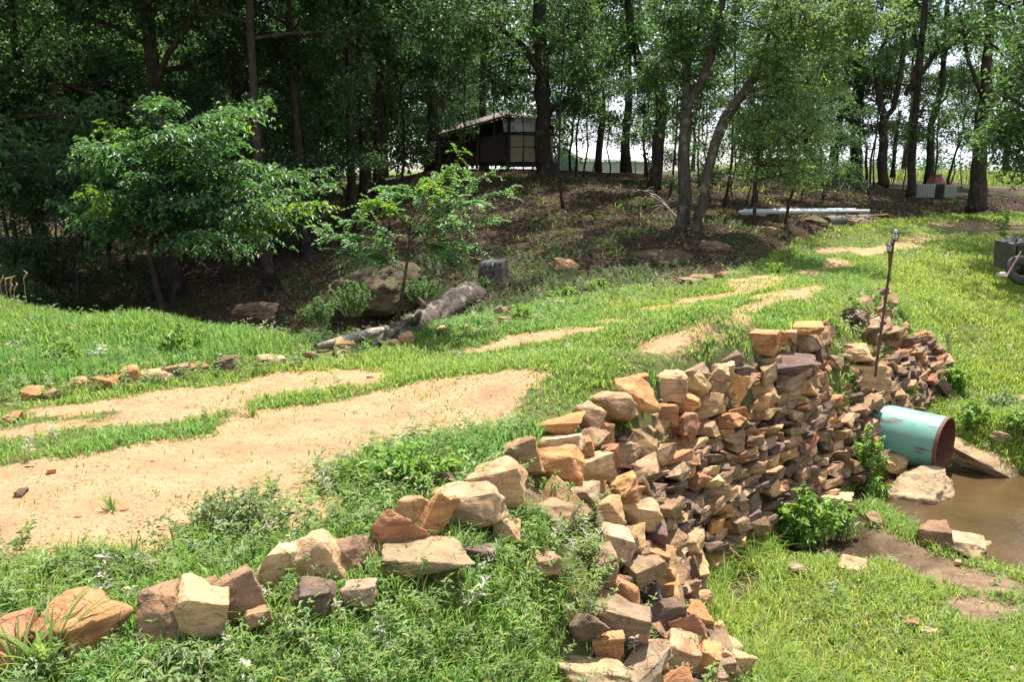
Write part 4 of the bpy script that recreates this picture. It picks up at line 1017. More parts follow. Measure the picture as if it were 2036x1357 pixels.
# understory leafy shrubs trees
for px, Y, k, s, lb in [(40,16.5,0,1.0,"low leafy understory tree at the far left of the ravine"),(200,19,1,1.05,"dense understory tree left of the bright leafy tree"),
    (440,17,0,.95,"dusky understory tree behind the bright leafy tree"),(590,18.5,1,.95,"understory tree with drooping foliage over the ravine"),(120,14.5,0,.75,"small understory tree nearest the mound at left"),
    (-120,14,1,.9,"understory tree cut by the left frame edge"),(800,25,0,1.0,"understory tree beside the shed's lean-to"),(1560,17.5,1,.62,"low leafy tree behind the stacked white pipes"),
    (1500,20,0,.9,"understory tree between the leaning tree and the white pipes"),(1130,27,0,.9,"understory tree right of the shed's big trunk"),(1720,28,1,.85,"understory tree under the big ridge oak"),
    (1640,22,0,.7,"small understory tree on the ridge slope above the pipes"),(1880,29,1,.8,"understory tree behind the ribbed metal panels"),(660,27,1,1.0,"shaded understory tree left of the close trunks"),(1290,24,0,.8,"understory tree at the dark ridge trunk"),(385,20.5,0,1.0,"understory tree behind the left side of the bright leafy tree"),(520,22,1,1.05,"understory tree filling the gap below the tall straight trunk"),(635,23,0,1.05,"shadowy understory tree just left of the three close trunks"),(290,23.5,1,1.1,"understory tree far behind the bright leafy tree's crown"),(730,28,1,1.1,"understory tree behind the three close trunks"),(20,21,1,1.1,"understory tree behind the far left dark tree")]:
    p = at_px(px, Y); place_tree('understory_tree', *BUSH[k], p, tq.uniform(0, 6.28), s, lb, 'understory trees')
# thin saplings
sp_l = [(985,24.2),(1008,25.2),(930,24.6),(1040,25.0),(1112,25),(1140,26),(1160,24),(1175,27),(1118,19.5),(1212,26),(1262,27),(1276,25),(1290,28),(1415,20),(1440,19),(1452,22),(1475,18.5),(1490,19.3),(1505,21),(1520,24),(1390,23),(1402,26),(1570,25),(1590,23),(1620,26),
        (1675,31),(1735,27),(1775,29),(1792,26),(1860,28),(1885,26),(905,25),(880,24),(790,27),(640,24),(590,21),(100,17),(205,17.5),(250,19),(160,21),(560,25),(1330,21),(1548,28),(1912,28),(1720,24),(1600,31),(1690,29)]
for i, (px, Y) in enumerate(sp_l):
    p = at_px(px, Y); side = "left of the shed" if px < 860 else "beside the shed" if px < 1090 else "between the shed and the forked tree" if px < 1350 else "behind the leaning tree" if px < 1560 else "on the ridge at right"
    depth_w = "nearest" if Y < 20 else "mid depth" if Y < 25 else "rear"
    place_tree('sapling', *SAPL[i % 3], p, tq.uniform(0, 6.28), tq.uniform(.75, 1.1), f"thin bare stemmed sapling {side}, {depth_w} rank", f'thin saplings {side}, {depth_w} rank')
# background woods
k = 0
for i in range(400):
    x = tq.uniform(-38, 9.5); y = tq.uniform(27, 52)
    if abs(x - 0) < 4.5 and y < 30: continue
    if x > .5 + (y - 27) * .03 and tq.random() < .6: continue
    if any((x - a) ** 2 + (y - b) ** 2 < 9.5 for a, b in allt): continue
    allt.append((x, y)); s = tq.uniform(.85, 1.2)
    if x > -1: continue
    place_tree('background_tree', *PROTO[tq.randrange(5)], (x, y, Hs(x, y) - .1), tq.uniform(0, 6.28), s, "dark leafy tree deep in the shaded woods on the left", 'trees deep in the shaded woods'); k += 1
for (x, y) in [(9,44),(14,40),(20,43),(17,52),(27,46),(24,36),(12,56),(5,48)]:
    place_tree('background_tree', *PROTO[tq.randrange(5)], (x, y, Hs(x, y) - .1), tq.uniform(0, 6.28), tq.uniform(.7, .9), "small tree standing beyond the ridge against the pale sky", 'trees beyond the ridge')
print('bg trees', k)
# far wood mass
fr = np.random.default_rng(8); A = Acc()
cx = fr.uniform(-75, 3.5, 2300); cyy = fr.uniform(54, 64, 2300); czz = fr.uniform(.3, 1, 2300) ** 1.6 * 14
cloud(A, np.c_[cx, cyy, czz], np.full(2300, 1.7), 70, .36, fr)
tag(link('far_woods', A.mesh('far_woods'), mat=ML_oak), 'distant mass of dark woods behind the trunks on the left', 'woods', kind='stuff')
A = Acc(); n_ = 260; cx = fr.uniform(8, 120, n_); cloud(A, np.c_[cx, 95 + fr.normal(size=n_) * 3 + cx * .2, fr.uniform(.2, 2.2, n_) ** 1.1], np.full(n_, 1.6), 70, .45, fr)
tag(link('distant_treeline', A.mesh('distant_treeline'), mat=ML_oak), 'low distant treeline beyond the pasture', 'woods', kind='stuff')

# ------------------------------------------------------------------ traced trees
def traced(name, label, Y, limbs, blobs, leaf=.10, per=90, seed=1, bark=None, group=None, leafm=None, top=None, twigs=True, cat='tree', col=(1,1,1)):
    """limbs: lists of (px, py, radius px [, dY]); blobs: (px, py, radius px, dY, clumps)"""
    b0 = limbs[0][0]; o_ = P(b0[0], b0[1], Y=Y); t = empty(name, o_); tag(t, label, cat, group)
    q = random.Random(seed); r = np.random.default_rng(seed); T = MB(); ends = []
    for L in limbs:
        pts = [P(a[0], a[1], Y=Y + (a[3] if len(a) > 3 else 0)) for a in L]; rad = [a[2] * Y / F * 1.02 for a in L]
        if L is limbs[0]: pts.insert(0, pts[0] - Vector((0, 0, .25))); rad.insert(0, rad[0] * 1.25)
        # smooth by inserting midpoints
        P2, R2 = [], []
        for i in range(len(pts) - 1):
            P2 += [pts[i], pts[i].lerp(pts[i+1], .5) + Vector((q.gauss(0, 1), q.gauss(0, 1), 0)) * rad[i] * .25]; R2 += [rad[i], (rad[i] + rad[i+1]) / 2]
        P2.append(pts[-1]); R2.append(rad[-1]); T.tube([loc(t, p) for p in P2], R2, 12, wob=.22); ends += [p for p in P2[2:]]
    cs, rs = [], []
    for (px, py, rp_, dY, k) in blobs:
        c = P(px, py, Y=Y + dY); R_ = rp_ * Y / F
        for _ in range(k):
            d = Vector((q.gauss(0, 1), q.gauss(0, 1), q.gauss(0, 1))).normalized() * R_ * q.uniform(.2, 1)
            cs.append(c + d)
    if top:  # unseen crown clumps above the view, added to shade the ground
        c, R_, k = top
        for _ in range(k):
            d = Vector((q.gauss(0, 1), q.gauss(0, 1), q.gauss(0, .7))).normalized() * R_ * q.uniform(.3, 1); cs.append(Vector(c) + o_ + d)
    for c in cs:
        rs.append(q.uniform(.22, .5) * (leaf / .1) ** .5)
        if twigs:
            e = min(ends, key=lambda p: (p - c).length + (0 if p.z < c.z + .3 else .8))
            if (e - c).length < 3.2 and q.random() < .6:
                m_ = e.lerp(c, .5) + Vector((q.gauss(0, .1), q.gauss(0, .1), .1)); T.tube([loc(t, e), loc(t, m_), loc(t, c)], [.022, .014, .005], 5, False)
    T.build('trunk', bark or MB_dark, t, smooth=True)
    A = Acc()
    if not cs: return t
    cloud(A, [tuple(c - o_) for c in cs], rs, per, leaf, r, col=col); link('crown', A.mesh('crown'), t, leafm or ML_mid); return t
traced('forked_tree', "tall tree forking in a V, standing left of the leaning tree at the drive", 16,
  [[(1358,442,15),(1361,350,11.5),(1364,260,11),(1367,198,12)], [(1367,198,9),(1364,152,7.5,.2),(1371,92,7,.3),(1394,37,6.5,.4),(1420,-20,6,.5),(1450,-140,4,.6)],
   [(1370,200,8.5),(1380,190,8),(1403,138,7.5,-.3),(1417,92,7,-.4),(1431,28,6.5,-.5),(1450,-60,5,-.6)], [(1364,160,4),(1352,80,3.5),(1346,-10,3,.3)]],
  [(1330,60,70,0,14),(1430,60,60,-.5,12),(1300,150,60,.5,10),(1420,160,50,.3,8),(1330,230,35,.3,4),(1400,-60,120,0,24)], seed=41, bark=MB_grey, top=((-1.8,1.6,8.4),3.4,70))
traced('leaning_tree', "grey patchy trunk leaning right with feathery light foliage arching over the drive", 15.6,
  [[(1385,448,12.5),(1396,410,10),(1406,345,9.5),(1422,285,9.5),(1445,230,10),(1468,198,9.5),(1500,152,7.5),(1514,124,7)], [(1514,124,5),(1550,83,5,-.2),(1606,50,4,-.3),(1698,10,3,-.3),(1760,-20,2,-.3)],
   [(1510,130,5),(1530,60,4,.3),(1560,-30,3,.4)], [(1480,185,3.5),(1560,160,2.5,-.4),(1640,170,1.5,-.6)]],
  [(1520,110,60,-.3,14),(1590,70,70,-.3,16),(1670,50,70,-.3,14),(1740,20,60,-.3,10),(1560,170,55,-.5,11),(1500,40,70,.3,12),(1640,150,50,-.5,8),(1480,250,40,-.2,6),(1600,-60,140,0,26)],
  leaf=.075, per=120, seed=42, bark=MB_grey, leafm=ML_pale, top=((2.4,1.0,6.8),2.0,14))
traced('low_sapling_tree', "pale green low tree with drooping sprays above the stacked white pipes", 15.2,
  [[(1500,420,3.5),(1503,360,3),(1510,300,2.5),(1520,250,2)], [(1510,300,2),(1560,270,1.6),(1600,290,1)]],
  [(1520,270,60,0,16),(1570,270,50,-.2,12),(1560,330,38,-.1,8),(1500,330,30,.1,5),(1610,250,30,-.1,5),(1600,350,16,-.2,3)], leaf=.07, per=100, seed=43, bark=MB_dark, leafm=ML_pale)
traced('dark_ridge_tree', "dark crooked trunk between the white roofed building and the forked tree", 22,
  [[(1302,362,13),(1308,290,11),(1316,220,10.5),(1312,180,10),(1302,156,9.5),(1275,129,8.5),(1256,69,7.5),(1248,0,7),(1245,-80,5)], [(1312,170,7),(1345,110,5),(1360,30,4)]],
  [(1270,60,70,0,14),(1330,60,50,.4,8),(1220,110,60,.3,10),(1300,250,40,.5,6),(1260,-60,120,0,20)], leaf=.12, per=85, seed=44, top=((-1.5,-1.5,8.4),4,65))
traced('ridge_oak', "broad dark oak with a thick trunk on the ridge left of the ribbed panels", 29,
  [[(1700,342,14),(1701,280,10),(1702,225,9.5),(1707,160,8.5),(1716,70,7.5),(1722,-20,6)], [(1702,228,7),(1688,205,7),(1670,184,6.5),(1633,152,5),(1600,140,3)], [(1700,250,3),(1670,225,2.6),(1630,210,2)], [(1706,180,5),(1740,120,4),(1770,60,3)]],
  [(1680,130,70,0,14),(1620,190,40,0,7),(1720,60,60,0,12),(1650,60,60,0,10),(1740,190,35,.3,5),(1620,260,30,0,4),(1700,-50,140,0,20)], leaf=.135, per=75, seed=45, top=((0,0,10),3.6,50))
traced('ridge_double_tree', "ridge tree with two thin upper limbs just right of the thickest ridge oak", 26,
  [[(1755,353,9.5),(1757,290,8),(1757,230,7.5),(1744,160,5),(1738,110,4)], [(1758,240,6),(1776,216,5.5),(1790,150,5),(1799,46,4),(1806,-40,3)], [(1773,353,4),(1779,290,3.5),(1790,220,3)]],
  [(1750,130,40,0,6),(1800,60,50,0,8),(1780,250,30,0,4)], leaf=.12, per=70, seed=46, top=((.6,0,8),2.4,30))
traced('ridge_slender_tree', "slender ridge tree with long limb reaching right above the ribbed panels", 23,
  [[(1813,371,8),(1816,280,7),(1824,184,6),(1831,92,5.5),(1840,0,5),(1846,-80,4)], [(1812,180,4),(1835,140,5),(1854,110,5),(1885,95,4),(1918,78,3.5),(1955,50,3),(2000,30,2)], [(1800,190,4),(1815,160,4),(1828,100,3.5),(1800,30,3)]],
  [(1840,60,60,0,9),(1930,60,45,0,8),(1790,60,45,0,6),(1850,210,45,.3,7),(1880,250,35,.3,5),(1800,260,28,0,3)], leaf=.11, per=75, seed=47, top=((.4,0,7.5),2.6,34))
traced('right_edge_oak', "heavy dark trunk at the right beside the ribbed panels", 21.5,
  [[(1943,398,17),(1945,340,13.5),(1947,280,12.5),(1951,230,12),(1960,138,9),(1969,46,7.5),(1974,-60,6)], [(1953,225,9),(1983,184,7.5),(2010,150,6.5),(2040,118,6),(2090,60,4)], [(1948,300,5),(1973,257,4.5),(2000,215,4)], [(1955,200,4),(1925,120,3.5),(1910,30,3)]],
  [(1990,60,60,0,10),(2040,160,60,0,10),(1925,60,50,0,8),(2010,240,40,.3,6),(1920,200,30,.2,4),(1960,-50,120,0,18)], leaf=.11, per=80, seed=48, top=((.4,0,8),3,44))
traced('shed_trunk_tree', "big dark trunk standing against the shed's right end", 24.3,
  [[(1083,352,22),(1081,320,16.5),(1079,250,14.5),(1077,190,14),(1077,110,13),(1073,30,12),(1070,-60,10)], [(1078,150,7),(1040,90,5.5),(1000,60,4)], [(1077,120,6.5),(1120,60,5),(1160,30,3.5)]],
  [(1010,90,70,0,16),(1140,60,70,0,15),(1070,30,80,.3,14),(1150,160,50,0,10),(1000,170,45,-.3,8),(930,60,80,0,14),(1180,230,40,0,6),(1090,-60,150,0,20)], leaf=.12, per=85, seed=49, top=((-.8,-3.2,8.6),4.8,85))  # unseen crown top widened and set forward to shade the hillside
traced('right_leaf_tree', "bright leaved branch tree entering from the right edge above the junk pile", 15.5,
  [[(2075,420,8),(2070,300,7),(2062,200,6),(2050,100,5)], [(2068,290,4),(2030,270,3),(1995,285,2)], [(2066,240,4),(2020,200,3),(1990,190,2)]],
  [(2030,250,55,0,18),(1985,290,28,0,6),(2040,330,35,0,8),(2020,180,40,.3,8),(2060,100,70,.3,12)], leaf=.085, per=100, seed=50, top=((0,0,5),2,24))

# bright leafy tree on the left
traced('leafy_tree', "bright green leafy tree with layered drooping branches behind the mound", 11.2,
  [[(325,632,6),(312,575,5),(299,516,5.5),(300,450,5),(308,380,4.5),(316,300,3.5),(325,225,2)], [(300,470,4),(240,430,3),(170,400,2)], [(302,440,4),(380,410,3),(480,400,2.4),(600,400,1.5)], [(306,400,3.5),(400,330,2.6),(500,240,1.6)],
   [(308,380,3),(240,320,2.4),(180,300,1.5)], [(300,480,3.5),(400,470,2.6),(500,480,1.6)], [(312,330,3),(400,270,2),(440,250,1.2)]], [], seed=51, leafm=ML_bright)
def layered_crown():
    t = [o for o in COL.objects if o.name == 'leafy_tree'][0]; o_ = t.location; q = random.Random(77); r = np.random.default_rng(77); A = Acc(); T = MB(); Y = 11.2
    for ch in list(t.children):
        if ch.name.startswith('crown'): bpy.data.objects.remove(ch)
    hub = [(300,480),(302,440),(306,400),(308,370),(314,320),(320,270)]
    ends = [(315,200),(345,262),(372,258),(330,215),(415,285),(455,262),(520,205),(500,222),(470,240),(300,250),(270,290),(230,262),(190,290),(150,335),(205,340),(240,350),(135,410),(180,385),(160,440),(215,420),(195,465),(245,470),(290,400),
            (380,340),(430,350),(480,330),(540,330),(500,365),(450,395),(600,385),(655,372),(640,405),(565,395),(520,420),(610,430),(560,450),(500,455),(470,490),(430,470),(390,440),(350,460),(340,395),(400,400),(330,440),(410,500),(360,490),(530,475),(300,455),
            (280,350),(330,320),(370,300),(580,350),(635,340),(250,400),(260,440),(440,430),(350,350),(470,290),(300,300),(225,300),(170,300)]
    for (ex, ey) in ends:
        hx, hy = min(hub, key=lambda h: abs(h[1] - (ey + 70))); dy = q.uniform(-1.1, .8)
        a = P(hx, hy, Y=Y); e = P(ex, ey, Y=Y + dy); m_ = a.lerp(e, .5) + Vector((0, 0, .16)); L = (e - a).length
        pts = [a * (1-u)**2 + m_ * 2*u*(1-u) + e * u*u for u in [k / 14 for k in range(15)]]
        T.tube([loc(t, p) for p in pts[::2]], [.018 - .0022 * k for k in range(8)], 5, False)
        glow_tip = q.random() < .2
        for i in range(6, 15):
            for sg in (-1, 1, q.choice((-1, 1))):
                d0 = (pts[min(i+1,14)] - pts[i-1]).normalized(); sd_ = d0.cross(Vector((0,0,1))).normalized() * sg
                d = (d0 * q.uniform(.2, 1.1) + sd_ * q.uniform(.3, 1) + Vector((q.gauss(0,.3),q.gauss(0,.3),q.uniform(-.35,.55)))).normalized(); Ls = q.uniform(.12, .36); nk = int(Ls / .036)
                ps, axs, ns, cc = [], [], [], []
                for k in range(nk + 1):
                    u = k / nk; p = pts[i] + d * Ls * u + Vector((0,0,-.10 * u*u * Ls / .3))
                    dn = (d + Vector((0,0,-.5*u))).normalized(); s2 = dn.cross(Vector((0,0,1))).normalized()
                    for g2 in (-1, 1):
                        if q.random() < .28: continue
                        ps.append(tuple(p - o_ + Vector((q.gauss(0,.022), q.gauss(0,.022), q.gauss(0,.022))))); axs.append(tuple(s2 * g2 + dn * .6 + Vector((q.gauss(0,.35),q.gauss(0,.35),q.uniform(-.55,.2))))); ns.append((q.gauss(0,.45), q.gauss(0,.45), 1))
                        cc.append((1.65, 1.5, .7) if glow_tip and i > 9 else (.85, .95, 1.1))  # yellow outer twigs: backlit glow put into the leaf colour
                if not ps: continue
                leaves(A, np.array(ps), np.array(axs), np.array(ns), r.uniform(.05, .10, len(ps)), width=.46, col=np.array(cc) * r.uniform(.75, 1.2, (len(ps), 1)), droop=.25)
    T.build('twigs', MB_dark, t); link('crown', A.mesh('crown'), t, ML_bright)
layered_crown()
# sapling on the drive edge: arching twigs with two ranks of leaflets
def arch_sapling():
    Y = 8.2; o_ = P(786, 684, Y=Y); t = empty('sapling', o_); tag(t, "feathery light green sapling with arching twigs rooted at the drive edge by the driftwood", 'sapling')
    q = random.Random(9); r = np.random.default_rng(9); T = MB(); A = Acc(); col_ = lambda k: leafcol(k, r, .2)
    stem = [(786,684),(790,645),(797,600),(806,545),(812,500),(815,455),(818,410)]
    T.tube([loc(t, P(a, b, Y=Y)) for a, b in stem], [.026,.021,.018,.015,.012,.009,.006], 8)
    arches = [[(815,470),(780,395),(745,385),(711,419)],[(818,410),(822,365),(850,356),(880,385),(900,430)],[(812,500),(760,470),(700,465),(642,482)],[(806,520),(740,500),(690,470),(625,452)],
      [(815,470),(850,400),(895,345),(923,297)],[(815,480),(870,420),(950,385),(1020,377)],[(812,500),(880,450),(940,430),(990,444)],[(808,520),(860,480),(910,475),(949,494)],[(815,460),(790,420),(770,400),(740,410)],
      [(812,505),(770,510),(735,520),(700,515)],[(815,450),(860,400),(910,390),(960,410)],[(812,490),(850,470),(880,500),(920,520)],[(818,415),(805,370),(790,360),(765,385)],[(815,470),(880,400),(930,360),(975,345)],
      [(812,500),(760,440),(720,430),(680,445)],[(815,480),(840,440),(880,430),(930,450)],[(806,540),(760,520),(720,495),(670,500)],[(816,440),(840,380),(870,350),(900,330)]]
    for ar in arches:
        yel = arches.index(ar) in (0, 1, 4, 8); dY = q.uniform(-.5, .5); ar = [(ar[0][0], ar[0][1], 0)] + [(a, b, dY * (i + 1) / 3) for i, (a, b) in enumerate(ar[1:])]
        cp = [P(a, b, Y=Y + d) for a, b, d in ar]; pts = []
        for i in range(25):
            u = i / 24; pts.append(cp[0]*(1-u)**3 + cp[1]*3*u*(1-u)**2 + cp[2]*3*u*u*(1-u) + cp[3]*u**3)
        T.tube([loc(t, p) for p in pts[::3]], [.006 * (1 - .75 * i / 8) for i in range(9)], 5, False)
        side = []
        for i in range(4, 25):
            side.append((pts[i], (pts[min(i+1,24)] - pts[i-1]).normalized(), .0))
        for i in range(5, 24, 2):
            for _ in range(2):
                d0 = (pts[i] - pts[i-1]).normalized(); d = (d0 * .6 + Vector((q.gauss(0,.7), q.gauss(0,.7), q.gauss(.05,.45)))).normalized(); Ls = q.uniform(.08, .25)
                e = [pts[i] + d * Ls * k / 7 + Vector((0,0,-.06 * (k/7)**2)) for k in range(8)]
                T.tube([loc(t, e[0]), loc(t, e[4]), loc(t, e[7])], [.0028,.002,.001], 3, False)
                side += [(e[k], d, 0) for k in range(1, 8)]
        ps, axs, ns = [], [], []
        for (p, d, _) in side:
            sd_ = d.cross(Vector((0,0,1))); sd_ = sd_.normalized() if sd_.length > .1 else Vector((1,0,0))
            for sg in (-1, 1):
                ps.append(tuple(p - o_)); a = sd_ * sg + d * .5 + Vector((q.gauss(0,.2), q.gauss(0,.2), q.gauss(.08,.25))); axs.append(tuple(a)); ns.append((q.gauss(0,.3), q.gauss(0,.3), 1))
        c_ = col_(len(ps))
        leaves(A, np.array(ps), np.array(axs), np.array(ns), r.uniform(.030, .055, len(ps)), width=.5, col=c_ * (np.array([1.45, 1.4, .8]) if yel else np.array([1.25, 1.3, 2.1])))
    T.build('trunk', MB_dark, t, smooth=True); link('crown', A.mesh('crown'), t, ML_bright)
arch_sapling()

# ------------------------------------------------------------------ leafy plants at the wall toe and bank
def leafy_plant(px, py, wpx, hpx, label, seed, Y=None, leaf=.06, group='leafy green plants by the wall', n=None, mat=None, name='leafy_plant', width=.42):
    g0 = hit(px, py) if Y is None else P(px, py, Y=Y); m = (g0.y * CT - (g0.z - CZ) * ST) / F; Wd, Hg = wpx * m, hpx * m * 1.05
    t = empty(name, g0); tag(t, label, 'plant', group); q = random.Random(seed); r = np.random.default_rng(seed); S = MB(); A = Acc()
    ns = n or max(8, int(26 * Wd / .5))
    for k in range(ns):
        a = q.uniform(0, 6.28); d = q.uniform(0, 1) ** .6; ex, ey = cos(a) * d * Wd * .5, sin(a) * d * Wd * .35; hh_ = Hg * (1 - .45 * d * d) * q.uniform(.7, 1.05)
        b0 = Vector((ex * .35, ey * .35, -.03)); e = Vector((ex, ey, hh_)); m1 = b0.lerp(e, .55) + Vector((0, 0, hh_ * .12))
        S.tube([b0, m1, e], [.004, .003, .0015], 4, False)
        nl = int(8 + hh_ / .022); ps, axs = [], []
        for j in range(nl):
            u = q.uniform(.18, 1); p = b0.lerp(m1, u / .55) if u < .55 else m1.lerp(e, (u - .55) / .45); az = j * 2.4 + q.uniform(-.4, .4); el = q.uniform(-.5, .6)
            ps.append(tuple(p)); axs.append((cos(az) * cos(el), sin(az) * cos(el), sin(el)))
        leaves(A, np.array(ps), np.array(axs), np.array([[0, 0, 1.]] * nl) + r.normal(size=(nl, 3)) * .25, leaf * r.uniform(.55, 1.2, nl), width=width, col=leafcol(nl, r, .22), droop=.35)
    S.build('stems', ML_weed.copy() if False else MB_stem, t); link('foliage', A.mesh('foliage'), t, mat or ML_plant); return t
MB_stem = mat_plain('green_stem', (.12,.16,.05), (.18,.20,.08), 20, .7)
ML_plant = mat_leaf('plant_leaf', (.10,.215,.035), (.13,.25,.04), (.24,.42,.05), .42, .42, .45)
ML_dusk = mat_leaf('silver_green_leaf', (.18,.25,.12), (.24,.30,.16), (.25,.33,.12), .3, .55, .3)
leafy_plant(1600,1095,150,130,"bushy bright green plant at the wall toe left of the flat pale boulder",1,leaf=.075)
leafy_plant(1672,1075,70,95,"slim leafy plant right of the bushy one at the wall toe",2,leaf=.06)
leafy_plant(1715,965,100,120,"tall leafy plant between wall and teal pipe",3,leaf=.065)
leafy_plant(1700,900,50,60,"narrow leafy plant climbing the wall beside the pipe",4,leaf=.06)
leafy_plant(1740,1000,60,60,"low leafy plant between the tall one and the pool boulder",5,leaf=.055)
leafy_plant(1905,785,70,60,"round leafy bush beside the rubble above the pipe",6,leaf=.06)
leafy_plant(1930,860,70,70,"leafy vine clump right behind the pipe mouth",7,leaf=.055)
leafy_plant(1860,870,50,50,"leafy clump growing over the pipe's back",17,leaf=.05)
leafy_plant(1800,815,70,50,"leafy weeds on stones above the teal pipe",18,leaf=.05)
leafy_plant(1995,815,70,40,"silver leaved weed clump on the right bank",8,leaf=.05,mat=ML_dusk)
leafy_plant(2020,870,90,50,"low vine patch above the shore boulder",9,leaf=.05)
leafy_plant(1885,715,24,60,"single pale stalk plant beside the far rubble",10,leaf=.045,n=3,mat=ML_dusk)
leafy_plant(370,710,120,70,"bushy green weed standing highest in the mound grass",11,leaf=.05,group='weeds on the mound')
leafy_plant(130,735,100,60,"dark green weed clump at the left of the mound",12,leaf=.055,group='weeds on the mound')
leafy_plant(1040,640,70,34,"leafy weed clump where log, stones and drive meet",13,leaf=.05,group='weeds along the far drive edge')
leafy_plant(1120,600,70,34,"tall leafy weeds at the far drive edge right of the log",14,leaf=.05,group='weeds along the far drive edge')
leafy_plant(1190,580,60,26,"leafy weeds before the shaded slope at the far drive edge",15,leaf=.05,group='weeds along the far drive edge')
leafy_plant(1545,545,60,22,"weed clump at the bank foot near the drive bend",16,leaf=.05,group='weeds along the far drive edge')
leafy_plant(1735,620,60,40,"weeds sprouting from the far rubble left of the lamp pole",19,leaf=.04)
leafy_plant(1700,640,70,46,"weeds behind the stacked orange blocks",20,leaf=.04)
leafy_plant(1665,668,60,34,"weeds on the gap between slab stones and lamp pole rubble",41,leaf=.035)
leafy_plant(1690,612,50,28,"small weeds near the far crest of the rubble",42,leaf=.035)
leafy_plant(1790,640,60,30,"low weeds on the far rubble right of the lamp pole",43,leaf=.04)
leafy_plant(1290,800,26,22,"small sprig growing in the upper wall among tan capstones",21,leaf=.03,n=5)
leafy_plant(1175,915,46,40,"green weed tuft in the wall gap below the flat orange capstone",22,leaf=.035)
leafy_plant(1100,1000,80,60,"weed cluster between the near slope stones",23,leaf=.04)
leafy_plant(1235,860,60,34,"fine grassy tuft in the wall below the broad tan capstone",24,leaf=.05,width=.12)
leafy_plant(840,1160,60,70,"single tall weed in front of the wide flat grey slab",25,leaf=.06,n=4,width=.2,group='weeds in front of the curb row')
leafy_plant(580,1290,150,70,"silvery flowering weed in front of the curb row",26,leaf=.025,mat=ML_dusk,group='weeds in front of the curb row')
leafy_plant(470,1060,190,90,"silvery green weed mound between track and curb row",27,leaf=.035,mat=ML_dusk,n=40,group='weed mounds beside the track')
leafy_plant(800,960,260,80,"wide green weed mound at the track edge behind the broad pale stone",28,leaf=.05,n=60,group='weed mounds beside the track')
leafy_plant(200,1160,200,60,"dry grassy weed mound at the track edge at left",29,leaf=.06,width=.12,mat=ML_dusk,n=40,group='weed mounds beside the track')
leafy_plant(350,1357,220,60,"silver leaved weeds at the bottom frame edge",30,leaf=.045,mat=ML_dusk,n=40,group='weeds in front of the curb row')
leafy_plant(1990,480,40,70,"thin stem sapling weed with few leaves left of the junk pile",31,leaf=.08,n=3,Y=15,group='weeds by the junk pile')
leafy_plant(640,650,80,60,"ivy clump at the ravine lip behind the driftwood",32,leaf=.045,Y=9.5,mat=ML_mid,group='ivy clumps on the ravine slope')
leafy_plant(700,625,110,70,"ivy clump below the big mossy boulder",33,leaf=.05,Y=11.5,mat=ML_mid,group='ivy clumps on the ravine slope')
leafy_plant(960,600,70,50,"ivy clump beside the cut stump",34,leaf=.05,Y=13.2,mat=ML_mid,group='ivy clumps on the ravine slope')
leafy_plant(840,600,110,50,"ivy clump between boulder and log",35,leaf=.05,Y=13,mat=ML_mid,group='ivy clumps on the ravine slope')
leafy_plant(880,540,90,50,"ivy clump up the slope behind the sapling crown",36,leaf=.06,Y=15,mat=ML_mid,group='ivy clumps on the ravine slope')
def blade_clump(px, py, hpx, n, label, seed, wid=.012, group='broad bladed grass clumps'):
    g0 = hit(px, py); m = (g0.y * CT - (g0.z - CZ) * ST) / F; Hg = hpx * m; t = tag(link('grass_clump', None), label, 'grass clump', group) if False else None
    r = random.Random(seed); V_, F_ = [], []; c_ = []
    for k in range(n):
        az = r.uniform(0, 6.28); ln = r.uniform(.15, .9); h = Hg * r.uniform(.5, 1.1); w_ = wid * r.uniform(.6, 1.1); d = Vector((cos(az), sin(az), 0)); s_ = Vector((-sin(az), cos(az), 0)) * w_ * .5
        b0 = d * r.uniform(0, .02); b = len(V_); N_ = 6; tint = r.uniform(.8, 1.2)
        for j in range(N_ + 1):
            u = j / N_; p = b0 + d * h * ln * u ** 1.8 + Vector((0, 0, h * (u - .35 * ln * u ** 3))); ww = (1 - u ** 2.2) * (.6 + .4 * min(1, u * 4))
            V_ += [p - s_ * ww, p + Vector((0, 0, w_ * -.15)), p + s_ * ww]; c_ += [(tint, tint, tint)] * 3
        for j in range(N_):
            q = b + j * 3; F_ += [(q, q+1, q+4, q+3), (q+1, q+2, q+5, q+4)]
    o = link('grass_clump', new_mesh('grass_clump', V_, [np.array(F_)], np.array(c_), True), mat=ML_grass, loc=g0 - Vector((0, 0, .01))); tag(o, label, 'grass clump', group); return o
blade_clump(95,1350,200,30,"broad bladed grass clump in front of the lower left stones",1,.022)
blade_clump(40,1365,170,22,"broad bladed grass clump in the bottom left corner",5,.02)
blade_clump(222,1018,48,16,"small grass clump alone on the sandy track",2,.012)
blade_clump(265,1130,70,22,"grass clump at the near sand edge above the rusty stone",3,.014)
blade_clump(500,830,46,20,"grass tuft between the two sandy tracks",4,.012)
blade_clump(1185,1010,26,10,"grass tuft among near slope stones",6,.008)
blade_clump(1440,1180,110,26,"tall grass clump at the wall toe by the near wing",7,.010)
blade_clump(1500,1130,80,26,"tall grass clump between near wing and bushy plant",8,.010)
blade_clump(300,1190,60,16,"grass clump behind the dark blocky stone",9,.014)
blade_clump(690,1000,60,18,"grass clump standing at the bare sand notch",10,.012)
